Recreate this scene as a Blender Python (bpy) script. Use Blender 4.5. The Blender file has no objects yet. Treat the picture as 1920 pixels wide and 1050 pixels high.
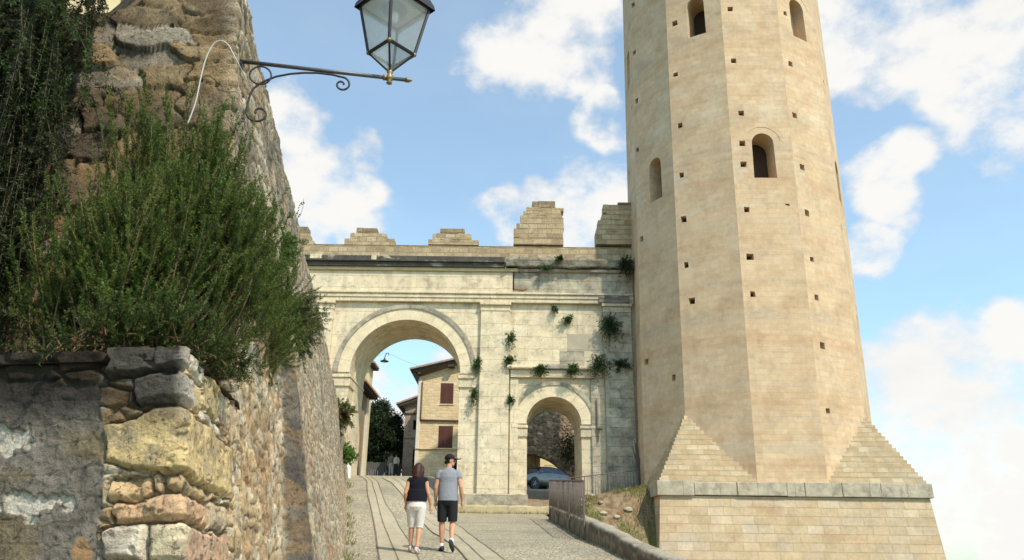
import bpy, bmesh, math, random
import numpy as np
from mathutils import Vector, Matrix
random.seed(11)
rng = np.random.default_rng(11)
scene = bpy.context.scene
COL = scene.collection
PI = math.pi
R = math.radians

# ------------------------------------------------------------------ basic helpers
def tag(o, label=None, cat=None, group=None, kind=None):
    if label: o['label'] = label
    if cat: o['category'] = cat
    if group: o['group'] = group
    if kind: o['kind'] = kind
    return o

def empty(name, loc=(0, 0, 0), label=None, cat=None, group=None, rotz=0):
    o = bpy.data.objects.new(name, None)
    COL.objects.link(o)
    o.location = loc
    o.rotation_euler = (0, 0, rotz)
    o.empty_display_size = .2
    return tag(o, label, cat, group)

def box_uv(me):
    uvl = me.uv_layers.new(name='UVMap')
    nl = len(me.loops); npoly = len(me.polygons)
    if nl == 0: return
    co = np.empty(len(me.vertices) * 3); me.vertices.foreach_get('co', co); co = co.reshape(-1, 3)
    lv = np.empty(nl, int); me.loops.foreach_get('vertex_index', lv)
    nr = np.empty(npoly * 3); me.polygons.foreach_get('normal', nr); nr = nr.reshape(-1, 3)
    tot = np.empty(npoly, int); me.polygons.foreach_get('loop_total', tot)
    ln = np.repeat(nr, tot, axis=0)
    p = co[lv]
    up = np.abs(ln[:, 2]) > .75
    h = np.stack([-ln[:, 1], ln[:, 0]], 1)
    L = np.maximum(np.linalg.norm(h, axis=1, keepdims=True), 1e-6); h = h / L
    # keep tangent in a stable half plane
    u = p[:, 0] * h[:, 0] + p[:, 1] * h[:, 1]
    v = p[:, 2]
    u = np.where(up, p[:, 0], u); v = np.where(up, p[:, 1], v)
    uv = np.stack([u, v], 1).astype(np.float32).ravel()
    uvl.data.foreach_set('uv', uv)

def finish(me, name, mat, parent, smooth):
    if smooth:
        me.polygons.foreach_set('use_smooth', np.ones(len(me.polygons), bool))
    if mat: me.materials.append(mat)
    o = bpy.data.objects.new(name, me)
    COL.objects.link(o)
    if parent: o.parent = parent
    return o

def mk(name, verts, faces, mat, parent=None, smooth=False, uv=True):
    me = bpy.data.meshes.new(name)
    me.from_pydata([tuple(v) for v in verts], [], [tuple(f) for f in faces])
    me.update()
    if uv: box_uv(me)
    return finish(me, name, mat, parent, smooth)

def mkq(name, V, F, mat, parent=None, smooth=False, col=None, uv=False):
    """big quad meshes straight from numpy arrays; col = colour per vertex"""
    me = bpy.data.meshes.new(name)
    n, m = len(V), len(F)
    me.vertices.add(n); me.loops.add(m * 4); me.polygons.add(m)
    me.vertices.foreach_set('co', np.asarray(V, np.float32).ravel())
    me.loops.foreach_set('vertex_index', np.asarray(F, np.int32).ravel())
    me.polygons.foreach_set('loop_start', np.arange(0, m * 4, 4, dtype=np.int32))
    me.polygons.foreach_set('loop_total', np.full(m, 4, np.int32))
    me.update(calc_edges=True); me.validate()
    if col is not None:
        a = me.color_attributes.new('Col', 'FLOAT_COLOR', 'POINT')
        c = np.ones((n, 4), np.float32); c[:, :3] = col
        a.data.foreach_set('color', c.ravel())
    if uv: box_uv(me)
    return finish(me, name, mat, parent, smooth)

def bm_obj(name, bm, mat, parent=None, smooth=False):
    me = bpy.data.meshes.new(name)
    bmesh.ops.recalc_face_normals(bm, faces=bm.faces)
    bm.to_mesh(me); bm.free(); me.update()
    box_uv(me)
    return finish(me, name, mat, parent, smooth)

class MB:
    """collects simple shapes that become ONE mesh"""
    def __init__(s): s.v = []; s.f = []
    def add(s, v, f):
        o = len(s.v); s.v += [tuple(p) for p in v]; s.f += [tuple(i + o for i in q) for q in f]; return s
    def box(s, x0, x1, y0, y1, z0, z1):
        return s.add([(x0, y0, z0), (x1, y0, z0), (x1, y1, z0), (x0, y1, z0), (x0, y0, z1), (x1, y0, z1), (x1, y1, z1), (x0, y1, z1)],
                     [(0, 3, 2, 1), (4, 5, 6, 7), (0, 1, 5, 4), (1, 2, 6, 5), (2, 3, 7, 6), (3, 0, 4, 7)])
    def prism(s, poly, a, b, axis='y'):
        n = len(poly)
        if axis == 'y': f = lambda p, t: (p[0], t, p[1])
        elif axis == 'x': f = lambda p, t: (t, p[0], p[1])
        else: f = lambda p, t: (p[0], p[1], t)
        v = [f(p, a) for p in poly] + [f(p, b) for p in poly]
        q = [tuple(range(n))[::-1], tuple(range(n, 2 * n))] + [(i, (i + 1) % n, n + (i + 1) % n, n + i) for i in range(n)]
        return s.add(v, q)
    def tube(s, pts, r, n=8, close=True):
        pts = [Vector(p) for p in pts]; k = len(pts)
        rs = r if isinstance(r, (list, tuple)) else [r] * k
        t0 = (pts[1] - pts[0]).normalized()
        ref = Vector((0, 0, 1)) if abs(t0.z) < .9 else Vector((1, 0, 0))
        a = t0.cross(ref).normalized(); V = []
        for i, p in enumerate(pts):
            t = (pts[min(i + 1, k - 1)] - pts[max(i - 1, 0)]).normalized()
            a = (a - t * a.dot(t)).normalized(); b = t.cross(a)
            for j in range(n):
                w = 2 * PI * j / n
                V.append(p + (a * math.cos(w) + b * math.sin(w)) * rs[i])
        F = [(i * n + j, i * n + (j + 1) % n, (i + 1) * n + (j + 1) % n, (i + 1) * n + j) for i in range(k - 1) for j in range(n)]
        if close: F += [tuple(range(n))[::-1], tuple(range((k - 1) * n, k * n))]
        return s.add(V, F)
    def lathe(s, prof, c=(0, 0, 0), n=20, axis='z'):
        V = []
        for r, h in prof:
            for j in range(n):
                w = 2 * PI * j / n
                q = (r * math.cos(w), r * math.sin(w), h)
                if axis == 'y': q = (q[0], q[2], q[1])
                if axis == 'x': q = (q[2], q[0], q[1])
                V.append((c[0] + q[0], c[1] + q[1], c[2] + q[2]))
        k = len(prof)
        F = [(i * n + j, i * n + (j + 1) % n, (i + 1) * n + (j + 1) % n, (i + 1) * n + j) for i in range(k - 1) for j in range(n)]
        F += [tuple(range(n))[::-1], tuple(range((k - 1) * n, k * n))]
        return s.add(V, F)
    def loft(s, secs, n=14):
        """horizontal elliptical rings (cx,cy,cz,rx,ry), capped"""
        V = []
        for cx, cy, cz, rx, ry in secs:
            for j in range(n):
                w = 2 * PI * j / n
                V.append((cx + rx * math.cos(w), cy + ry * math.sin(w), cz))
        k = len(secs)
        F = [(i * n + j, i * n + (j + 1) % n, (i + 1) * n + (j + 1) % n, (i + 1) * n + j) for i in range(k - 1) for j in range(n)]
        F += [tuple(range(n))[::-1], tuple(range((k - 1) * n, k * n))]
        return s.add(V, F)
    def ball(s, c, rx, ry=None, rz=None, n=12, m=8):
        ry = ry or rx; rz = rz or rx
        secs = []
        for i in range(1, m):
            t = PI * i / m
            secs.append((c[0], c[1], c[2] - rz * math.cos(t), rx * math.sin(t), ry * math.sin(t)))
        secs = [(c[0], c[1], c[2] - rz * .995, rx * .08, ry * .08)] + secs + [(c[0], c[1], c[2] + rz * .995, rx * .08, ry * .08)]
        return s.loft(secs, n)
    def build(s, name, mat, parent=None, smooth=False, bev=0, seg=1):
        if bev:
            bm = bmesh.new()
            vs = [bm.verts.new(p) for p in s.v]
            for f in s.f:
                try: bm.faces.new([vs[i] for i in f])
                except ValueError: pass
            bmesh.ops.recalc_face_normals(bm, faces=bm.faces)
            bmesh.ops.bevel(bm, geom=[e for e in bm.edges], offset=bev, segments=seg, affect='EDGES', profile=.6)
            return bm_obj(name, bm, mat, parent, smooth)
        o = mk(name, s.v, s.f, None, parent, smooth, uv=False)
        bm = bmesh.new(); bm.from_mesh(o.data); bmesh.ops.recalc_face_normals(bm, faces=bm.faces); bm.to_mesh(o.data); bm.free()
        box_uv(o.data)
        if mat: o.data.materials.append(mat)
        return o

def remesh_union(o, voxel, smooth_it=4):
    """melt overlapping closed shapes of one mesh into one continuous surface"""
    m = o.modifiers.new('r', 'REMESH'); m.mode = 'VOXEL'; m.voxel_size = voxel; m.use_smooth_shade = True
    s = o.modifiers.new('s', 'SMOOTH'); s.iterations = smooth_it; s.factor = .5
    dg = bpy.context.evaluated_depsgraph_get(); dg.update()
    me = bpy.data.meshes.new_from_object(o.evaluated_get(dg))
    mats = [x for x in o.data.materials]
    o.modifiers.clear(); o.data = me
    if not me.materials:
        for x in mats: me.materials.append(x)
    me.polygons.foreach_set('use_smooth', np.ones(len(me.polygons), bool))
    return o

def panel(outer, holes, to3d, depth_dir, name, mat, parent, depth=.45, hole_mat=None, back=True):
    """flat wall with real openings: outer and holes are 2-D loops, each hole gets reveals and a back"""
    bm = bmesh.new(); es = []
    loops = []
    for lp in [outer] + holes:
        vs = [bm.verts.new(to3d(*p)) for p in lp]
        loops.append(vs)
        for i in range(len(vs)): es.append(bm.edges.new((vs[i], vs[(i + 1) % len(vs)])))
    bmesh.ops.triangle_fill(bm, use_beauty=True, use_dissolve=False, edges=es)
    dd = Vector(depth_dir)
    for f in bm.faces:
        f.normal_update()
        if f.normal.dot(dd) > 0: f.normal_flip()
    bmf = list(bm.faces)
    for vs, dep in zip(loops[1:], depth if isinstance(depth, list) else [depth] * len(holes)):
        b = [bm.verts.new(v.co + dd * dep) for v in vs]
        n = len(vs)
        for i in range(n):
            f = bm.faces.new((vs[i], vs[(i + 1) % n], b[(i + 1) % n], b[i]))
        if back:
            f = bm.faces.new(b)
            if hole_mat is not None and (dep > .62 or dep < .4): f.material_index = 1
    me = bpy.data.meshes.new(name); bm.to_mesh(me); bm.free(); me.update(); box_uv(me)
    o = finish(me, name, mat, parent, False)
    if hole_mat: me.materials.append(hole_mat)
    return o

def bezier(p0, p1, p2, n=8):
    p0, p1, p2 = Vector(p0), Vector(p1), Vector(p2)
    return [p0 * (1 - t) ** 2 + p1 * 2 * t * (1 - t) + p2 * t * t for t in [i / n for i in range(n + 1)]]

def catmull(P, n=6):
    P = [Vector(p) for p in P]; out = []
    for i in range(len(P) - 1):
        a = P[max(i - 1, 0)]; b = P[i]; c = P[i + 1]; d = P[min(i + 2, len(P) - 1)]
        for k in range(n):
            t = k / n
            out.append(.5 * ((2 * b) + (c - a) * t + (2 * a - 5 * b + 4 * c - d) * t * t + (3 * b - a - 3 * c + d) * t ** 3))
    return out + [P[-1]]

# ------------------------------------------------------------------ numpy noise and stonework
def _h(ix, iy, iz, s):
    x = (ix * 374761393 + iy * 668265263 + iz * 2147483647 + s * 974634613) & 0xFFFFFFFF
    x = ((x ^ (x >> 13)) * 1274126177) & 0xFFFFFFFF
    x = x ^ (x >> 16)
    return (x & 0xFFFFFF) / float(0xFFFFFF)

def vnoise(x, y, z, s=0):
    xi, yi, zi = [np.floor(a).astype(np.int64) for a in (x, y, z)]
    fx, fy, fz = x - xi, y - yi, z - zi
    fx, fy, fz = [f * f * (3 - 2 * f) for f in (fx, fy, fz)]
    r = 0
    for i in (0, 1):
        for j in (0, 1):
            for k in (0, 1):
                w = (fx if i else 1 - fx) * (fy if j else 1 - fy) * (fz if k else 1 - fz)
                r = r + w * _h(xi + i, yi + j, zi + k, s)
    return r

def fbm(x, y, z, o=4, s=0):
    r = 0; a = .5
    x, y, z = [np.asarray(q, float) for q in (x, y, z)]
    for i in range(o):
        r = r + a * vnoise(x, y, z, s + i * 17); a *= .5; x, y, z = x * 2.03, y * 2.03, z * 2.03
    return r / (1 - .5 ** o)

def sst(a, b, x):
    t = np.clip((x - a) / (b - a), 0, 1); return t * t * (3 - 2 * t)

def rubble(u, v, cu, cv, seed=0, jit=.75, pw=3.0):
    """blocky irregular stones: returns edge distance (0 at the joint) and two random numbers per stone"""
    wu = u + (fbm(u * 3, v * 3, u * 0, 2, seed + 5) - .5) * cu * .7 + (fbm(u * 2.2 / cu, v * 1.6 / cv, u * 0, 3, seed + 7) - .5) * cu * .35
    wv = v + (fbm(u * 3 + 9, v * 3, u * 0, 2, seed + 6) - .5) * cv * .8 + (fbm(u * 2.2 / cu + 5, v * 1.6 / cv, u * 0, 3, seed + 8) - .5) * cv * .35
    x, y = wu / cu, wv / cv
    ix, iy = np.floor(x).astype(np.int64), np.floor(y).astype(np.int64)
    F1 = np.full(x.shape, 9.); F2 = np.full(x.shape, 9.); r1 = np.zeros(x.shape); r2 = np.zeros(x.shape)
    for di in (-1, 0, 1):
        for dj in (-1, 0, 1):
            cx, cy = ix + di, iy + dj
            px = cx + .5 + jit * (_h(cx, cy, cx * 0, seed) - .5) + .25 * (cy % 2)
            py = cy + .5 + jit * .8 * (_h(cx, cy, cx * 0 + 1, seed) - .5)
            d = (np.abs(x - px) ** pw + np.abs(y - py) ** pw) ** (1 / pw)
            c = d < F1
            F2 = np.where(c, F1, np.minimum(F2, d))
            r1 = np.where(c, _h(cx, cy, cx * 0 + 2, seed), r1); r2 = np.where(c, _h(cx, cy, cx * 0 + 3, seed), r2)
            F1 = np.where(c, d, F1)
    return F2 - F1, r1, r2

def pal(P, r):
    P = np.array(P); k = np.clip((r * len(P)).astype(int), 0, len(P) - 1); return P[k]

def grid_faces(nu, nv):
    i = np.arange(nu - 1)[:, None]; j = np.arange(nv - 1)[None, :]
    a = (i * nv + j).ravel()
    return np.stack([a, a + nv, a + nv + 1, a + 1], 1)

def lerpc(a, b, t): return np.asarray(a) * (1 - t[..., None]) + np.asarray(b) * t[..., None]

# ------------------------------------------------------------------ material helpers
class NT:
    def __init__(s, name, rough=.9):
        s.m = bpy.data.materials.new(name); s.m.use_nodes = True; s.t = s.m.node_tree
        s.b = s.t.nodes['Principled BSDF']; s.b.inputs['Roughness'].default_value = rough
        s.b.inputs['Specular IOR Level'].default_value = .25
    def n(s, ty, **kw):
        x = s.t.nodes.new(ty)
        for k, v in kw.items(): setattr(x, k, v)
        return x
    def set(s, sock, v):
        if isinstance(v, bpy.types.NodeSocket): s.t.links.new(v, sock)
        elif isinstance(v, (tuple, list)) and len(v) == 3 and sock.type == 'RGBA': sock.default_value = (*v, 1)
        else: sock.default_value = v
    def uv(s): return s.n('ShaderNodeTexCoord').outputs['UV']
    def obj(s): return s.n('ShaderNodeTexCoord').outputs['Object']
    def scl(s, v, sc):
        x = s.n('ShaderNodeMapping'); s.set(x.inputs['Vector'], v); x.inputs['Scale'].default_value = sc; return x.outputs[0]
    def noise(s, v, sc, det=5, ro=.55, dist=0):
        x = s.n('ShaderNodeTexNoise'); s.set(x.inputs['Vector'], v); x.inputs['Scale'].default_value = sc
        x.inputs['Detail'].default_value = det; x.inputs['Roughness'].default_value = ro; x.inputs['Distortion'].default_value = dist
        return x.outputs['Fac']
    def ramp(s, f, stops, interp='LINEAR'):
        x = s.n('ShaderNodeValToRGB'); s.set(x.inputs[0], f); e = x.color_ramp.elements; x.color_ramp.interpolation = interp
        while len(e) < len(stops): e.new(.5)
        for q, (p, c) in zip(e, stops):
            q.position = p; q.color = (*c, 1) if not isinstance(c, (int, float)) else (c, c, c, 1)
        return x.outputs[0]
    def mix(s, f, a, b, mode='MIX'):
        x = s.n('ShaderNodeMix', data_type='RGBA', blend_type=mode); x.clamp_factor = True
        s.set(x.inputs[0], f); s.set(x.inputs[6], a); s.set(x.inputs[7], b); return x.outputs[2]
    def math(s, op, a, b=0.0, c=None, clamp=False):
        x = s.n('ShaderNodeMath', operation=op); x.use_clamp = clamp
        s.set(x.inputs[0], a); s.set(x.inputs[1], b)
        if c is not None: s.set(x.inputs[2], c)
        return x.outputs[0]
    def vadd(s, a, b):
        x = s.n('ShaderNodeVectorMath', operation='ADD'); s.set(x.inputs[0], a); s.set(x.inputs[1], b); return x.outputs[0]
    def vscale(s, a, k):
        x = s.n('ShaderNodeVectorMath', operation='SCALE'); s.set(x.inputs[0], a); s.set(x.inputs['Scale'], k); return x.outputs[0]
    def bump(s, h, dist=.02, st=1):
        x = s.n('ShaderNodeBump'); s.set(x.inputs['Height'], h); x.inputs['Distance'].default_value = dist; x.inputs['Strength'].default_value = st
        s.t.links.new(x.outputs[0], s.b.inputs['Normal'])
    def color(s, c): s.set(s.b.inputs['Base Color'], c)
    def brick(s, v, bw, bh, ms, off=.5, sq=1.0, sm=.15):
        x = s.n('ShaderNodeTexBrick', offset=off, squash=sq); s.set(x.inputs['Vector'], v)
        x.inputs['Color1'].default_value = (0, 0, 0, 1); x.inputs['Color2'].default_value = (1, 1, 1, 1); x.inputs['Mortar'].default_value = (.5, .5, .5, 1)
        x.inputs['Scale'].default_value = 1; x.inputs['Mortar Size'].default_value = ms; x.inputs['Mortar Smooth'].default_value = sm
        x.inputs['Bias'].default_value = 0; x.inputs['Brick Width'].default_value = bw; x.inputs['Row Height'].default_value = bh
        return x.outputs['Color'], x.outputs['Fac']

def ashlar(name, cols, mortar, bw, bh, ms=.012, warp=.03, patches=(), grain=(.82, 1.1), gs=22, bump=.02, pit=0.0, mstr=.8, sq=1.0, off=.5, stain=None, streak=None, xg=None, jb=.7):
    s = NT(name); uv = s.uv()
    wn = s.n('ShaderNodeTexNoise'); s.set(wn.inputs['Vector'], uv); wn.inputs['Scale'].default_value = 1.3; wn.inputs['Detail'].default_value = 3
    off_v = s.vadd(wn.outputs['Color'], (-.5, -.5, -.5))
    v = s.vadd(uv, s.vscale(off_v, warp * 2))
    c, f = s.brick(v, bw, bh, ms, off, sq)
    k = len(cols)
    col = s.ramp(c, [((i + .5) / k, q) for i, q in enumerate(cols)])
    for pc, sc, lo, hi, am in patches:
        n = s.noise(s.scl(uv, (sc[0], sc[1], 1)), 1, 5, .6)
        col = s.mix(s.math('MULTIPLY', s.ramp(n, [(lo, 0.0), (hi, 1.0)]), am), col, pc)
    g = s.noise(uv, gs, 6, .7)
    g2 = s.noise(uv, gs * .18, 4, .6)
    col = s.mix(1, col, s.ramp(g, [(.25, grain[0]), (.75, grain[1])]), 'MULTIPLY')
    col = s.mix(.8, col, s.ramp(g2, [(.3, grain[0]), (.7, grain[1])]), 'MULTIPLY')
    jm = s.math('MULTIPLY', f, s.ramp(s.noise(uv, 2.1, 3), [(.3, .25 * mstr), (.65, mstr)]))
    col = s.mix(jm, col, mortar)
    if streak:
        pc, lo, hi, am = streak
        n = s.noise(s.scl(uv, (2.2, .16, 1)), 1, 6, .65)
        col = s.mix(s.math('MULTIPLY', s.ramp(n, [(lo, 0.0), (hi, 1.0)]), am), col, pc)
    if stain:
        pc, sc, lo, hi, am = stain
        n = s.noise(uv, sc, 9, .72)
        col = s.mix(s.math('MULTIPLY', s.ramp(n, [(lo, 0.0), (hi, 1.0)]), am), col, pc)
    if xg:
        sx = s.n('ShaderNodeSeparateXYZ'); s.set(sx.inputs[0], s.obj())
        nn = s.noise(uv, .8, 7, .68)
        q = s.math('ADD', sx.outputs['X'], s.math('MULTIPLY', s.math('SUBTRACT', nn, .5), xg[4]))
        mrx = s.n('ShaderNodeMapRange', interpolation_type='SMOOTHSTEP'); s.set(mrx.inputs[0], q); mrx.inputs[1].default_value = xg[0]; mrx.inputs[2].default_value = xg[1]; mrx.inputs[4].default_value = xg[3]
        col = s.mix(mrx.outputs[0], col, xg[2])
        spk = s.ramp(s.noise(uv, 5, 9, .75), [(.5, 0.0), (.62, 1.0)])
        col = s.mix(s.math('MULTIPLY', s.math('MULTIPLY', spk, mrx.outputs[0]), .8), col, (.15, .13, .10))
    h = s.math('ADD', s.math('MULTIPLY', f, -jb), s.math('MULTIPLY', g, .5))
    h = s.math('ADD', h, s.math('MULTIPLY', g2, .5)); h = s.math('ADD', h, s.math('MULTIPLY', c, .43 * jb))
    if pit:
        p = s.ramp(s.noise(uv, 9, 4, .7), [(.30, 0.0), (.38, 1.0)])
        col = s.mix(s.math('MULTIPLY', s.math('SUBTRACT', 1.0, p), pit), col, (.16, .13, .09))
        h = s.math('ADD', h, s.math('MULTIPLY', p, .8))
    s.color(col); s.bump(h, bump)
    return s.m

def vcol_mat(name, rough=.92, gs=60, grain=(.75, 1.18), bump=.006, fine=0):
    s = NT(name, rough)
    a = s.n('ShaderNodeAttribute', attribute_name='Col').outputs['Color']
    ob = s.obj()
    g = s.noise(ob, gs, 6, .7)
    c = s.mix(1, a, s.ramp(g, [(.25, grain[0]), (.75, grain[1])]), 'MULTIPLY')
    if fine:
        m = s.noise(ob, fine, 8, .75, .4)
        c = s.mix(1, c, s.ramp(m, [(.3, .62), (.5, 1.0), (.72, 1.3)]), 'MULTIPLY')
        pt = s.ramp(s.noise(ob, fine * 2.6, 5, .7), [(.33, 0.0), (.42, 1.0)])
        c = s.mix(s.math('MULTIPLY', s.math('SUBTRACT', 1.0, pt), .55), c, (.05, .04, .028))
        g = s.math('ADD', s.math('ADD', g, s.math('MULTIPLY', m, 1.6)), s.math('MULTIPLY', pt, .8))
    s.color(c)
    s.bump(g, bump)
    return s.m

def plain(name, c, rough=.6, metal=0, var=.12, gs=14, bump=0.0, spec=.3):
    s = NT(name, rough); s.b.inputs['Metallic'].default_value = metal; s.b.inputs['Specular IOR Level'].default_value = spec
    g = s.noise(s.obj(), gs, 5, .65)
    s.color(s.mix(1, tuple(c), s.ramp(g, [(.25, 1 - var), (.75, 1 + var)]), 'MULTIPLY'))
    if bump: s.bump(g, bump)
    return s.m

def leaf_mat(name, tr=.3):
    s = NT(name, .55)
    a = s.n('ShaderNodeAttribute', attribute_name='Col').outputs['Color']
    s.color(a); s.b.inputs['Specular IOR Level'].default_value = .3
    t = s.n('ShaderNodeBsdfTranslucent'); s.set(t.inputs[0], s.mix(1, a, (1.1, 1.25, .6), 'MULTIPLY'))
    m = s.n('ShaderNodeMixShader'); m.inputs[0].default_value = tr
    out = s.t.nodes['Material Output']
    s.t.links.new(s.b.outputs[0], m.inputs[1]); s.t.links.new(t.outputs[0], m.inputs[2]); s.t.links.new(m.outputs[0], out.inputs[0])
    return s.m

# ------------------------------------------------------------------ leaves
def leaves(base, d, side, L, W, col):
    """diamond leaves; all arguments are arrays"""
    mid = base + d * (L * .45)[:, None]
    tip = base + d * L[:, None]
    a = mid + side * (W * .5)[:, None]; b = mid - side * (W * .5)[:, None]
    V = np.stack([base, a, tip, b], 1).reshape(-1, 3)
    F = np.arange(len(base) * 4).reshape(-1, 4)
    return V, F, np.repeat(col, 4, axis=0)

def unit(a): return a / np.maximum(np.linalg.norm(a, axis=-1, keepdims=True), 1e-9)

def rand_dirs(n): return unit(rng.normal(size=(n, 3)))

def join_leaf(name, parts, mat, parent):
    V = np.concatenate([p[0] for p in parts]); C = np.concatenate([p[2] for p in parts])
    F = np.arange(len(V)).reshape(-1, 4)
    return mkq(name, V, F, mat, parent, False, C)

def needle_shoot(pts, per_m, L, W, c0, c1, spread=.9, start=.2):
    """needles all round a shoot given as a polyline (k,3)"""
    pts = np.asarray(pts, float); seg = np.diff(pts, axis=0); sl = np.linalg.norm(seg, axis=1); tot = sl.sum()
    n = max(6, int(tot * per_m)); t = start + (1 - start) * rng.random(n)
    cs = np.concatenate([[0], np.cumsum(sl)]) / tot
    i = np.clip(np.searchsorted(cs, t) - 1, 0, len(seg) - 1); f = (t - cs[i]) / np.maximum(cs[i + 1] - cs[i], 1e-6)
    p = pts[i] + seg[i] * f[:, None]; tg = unit(seg[i])
    r = rand_dirs(n); r = unit(r - tg * (r * tg).sum(1, keepdims=True))
    d = unit(tg * (1 - spread * .45) + r * spread)
    s = unit(np.cross(d, rand_dirs(n)))
    k = (t * .55 + .45 * rng.random(n))[:, None]
    col = (np.array(c0) * (1 - k) + np.array(c1) * k) * (.75 + .5 * rng.random((n, 1)))
    return leaves(p, d, s, L * (.7 + .6 * rng.random(n)) * (1 - .35 * t), np.full(n, W), col)

# ------------------------------------------------------------------ ground heights
ZL = [(-20, -3.6), (0, -1.6), (13, -.28), (17, .2), (31, 2.58), (36, 3.3), (58, 5.28), (70, 6.0), (200, 6)]
ZR = [(-20, -3.6), (0, -1.6), (14, -.15), (34, 1.65), (41, 2.85), (45, 3.42), (46.3, 3.60), (51, 3.68), (58, 4.9), (70, 6.0), (200, 6)]
def pl(Y, P): return np.interp(Y, [p[0] for p in P], [p[1] for p in P])
def road(X, Y):
    w = sst(-4.6, -1.9, np.asarray(X, float)); return pl(Y, ZL) * (1 - w) + pl(Y, ZR) * w
LW = [(9, 2.75), (14.9, 2.19), (17.1, 2.07), (19.65, 1.83), (24.2, 1.66), (28.7, 1.47), (33, 1.3)]   # road side of the low wall: Y, X
def lwx(Y): return np.interp(Y, [p[0] for p in LW], [p[1] for p in LW])
def wall_x(D, z):                                        # road face of the battered wall
    bulge = np.clip(.2 - .085 * z, 0, .3) * sst(6.2, 6.5, D)
    return -.64 - .172 * D - .14 * z + bulge

# ------------------------------------------------------------------ materials
M_tower = ashlar('tower_limestone', [(.625, .44, .265), (.65, .465, .285), (.605, .42, .25), (.675, .495, .315), (.625, .43, .255)], (.42, .30, .18), .50, .225, .006, .03,
                 patches=[((.53, .44, .32), (.13, 1.2), .49, .66, .55), ((.52, .32, .175), (.18, 1.3), .50, .68, .7), ((.72, .60, .43), (.5, .35), .55, .70, .6), ((.42, .33, .22), (1.1, 2.4), .58, .72, .5)],
                 grain=(.80, 1.10), gs=5, bump=.012, mstr=.12, jb=.25, sq=.8, streak=((.47, .37, .25), .54, .78, .4), stain=((.60, .45, .28), .45, .5, .7, .6))
M_base = ashlar('tower_base_limestone', [(.58, .425, .25), (.62, .475, .30), (.54, .395, .235), (.66, .525, .35), (.56, .425, .275)], (.42, .32, .2), .78, .30, .012, .02,
                patches=[((.47, .41, .33), (.4, .8), .52, .68, .6), ((.50, .29, .15), (.5, 1.2), .53, .70, .65)], grain=(.8, 1.12), gs=9, bump=.016, mstr=.5, sq=.75, stain=((.36, .28, .19), 1.1, .54, .74, .5))
M_spur = ashlar('spur_limestone', [(.52, .38, .22), (.60, .46, .28), (.47, .36, .22), (.63, .51, .34)], (.42, .32, .2), .42, .2, .012, .03,
                patches=[((.40, .37, .28), (.6, .7), .5, .7, .6)], grain=(.8, 1.12), gs=18, bump=.02, mstr=.7)
M_ledge = ashlar('weathered_ledge_stone', [(.53, .45, .32), (.60, .52, .38), (.46, .39, .28)], (.2, .17, .12), 1.35, 2.0, .012, .04,
                 patches=[((.27, .25, .2), (.8, .8), .48, .68, .75)], grain=(.75, 1.12), gs=20, bump=.03, stain=((.17, .14, .1), 2.0, .50, .68, .7))
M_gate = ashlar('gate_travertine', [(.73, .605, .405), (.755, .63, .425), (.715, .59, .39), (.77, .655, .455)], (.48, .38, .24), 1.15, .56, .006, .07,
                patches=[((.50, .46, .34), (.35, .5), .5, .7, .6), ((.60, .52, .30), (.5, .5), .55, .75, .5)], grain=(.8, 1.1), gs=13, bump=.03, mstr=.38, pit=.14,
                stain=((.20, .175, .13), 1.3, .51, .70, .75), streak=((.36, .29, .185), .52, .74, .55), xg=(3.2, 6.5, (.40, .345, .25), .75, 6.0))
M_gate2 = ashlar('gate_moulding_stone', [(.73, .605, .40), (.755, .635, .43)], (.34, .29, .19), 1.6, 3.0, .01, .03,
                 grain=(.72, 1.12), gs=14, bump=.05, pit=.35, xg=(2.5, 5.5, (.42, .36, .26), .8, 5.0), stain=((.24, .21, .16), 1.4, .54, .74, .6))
M_gate3 = ashlar('gate_grey_stone', [(.47, .42, .31), (.54, .48, .35), (.42, .37, .28)], (.27, .22, .15), .9, .42, .01, .05,
                 patches=[((.47, .36, .22), (.4, .6), .5, .7, .6)], grain=(.72, 1.12), gs=14, bump=.04, pit=.2, stain=((.13, .115, .09), 1.6, .44, .66, .85))
M_vouss = ashlar('arch_voussoir_stone', [(.735, .61, .405), (.765, .645, .44), (.70, .575, .38)], (.30, .26, .17), .55, 9.0, .007, .01,
                 patches=[((.60, .53, .30), (.6, .6), .5, .7, .5)], grain=(.82, 1.1), gs=13, bump=.02, mstr=.5, off=0, pit=.12, stain=((.3, .27, .2), 1.5, .58, .76, .5))
M_crust = ashlar('black_crusted_cornice', [(.085, .075, .062), (.12, .108, .088), (.07, .062, .052)], (.03, .025, .02), 1.7, 3, .012, .03,
                 patches=[((.40, .36, .28), (.9, 2.2), .58, .68, .8)], grain=(.65, 1.25), gs=16, bump=.05)
M_crust2 = ashlar('lichen_cornice', [(.21, .185, .14), (.27, .24, .18), (.17, .15, .115)], (.07, .06, .045), .9, .3, .012, .08,
                  patches=[((.46, .41, .30), (1.2, 1.6), .55, .68, .7), ((.13, .135, .06), (1.1, 1.1), .58, .7, .7)], grain=(.6, 1.25), gs=12, bump=.08)
M_band = ashlar('yellowed_band', [(.50, .41, .23), (.54, .46, .29)], (.26, .2, .12), 1.9, 3, .01, .02, grain=(.8, 1.1), gs=14, bump=.03, stain=((.22, .18, .11), 1.6, .55, .74, .6))
M_parapet = ashlar('parapet_golden_stone', [(.48, .36, .205), (.53, .41, .25), (.42, .31, .18), (.57, .455, .29), (.36, .265, .16)], (.36, .27, .15), .44, .26, .016, .05,
                   patches=[((.33, .24, .13), (.7, .9), .52, .7, .6)], grain=(.72, 1.15), gs=14, bump=.05, pit=.4, stain=((.2, .15, .09), 1.6, .58, .76, .5))
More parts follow.
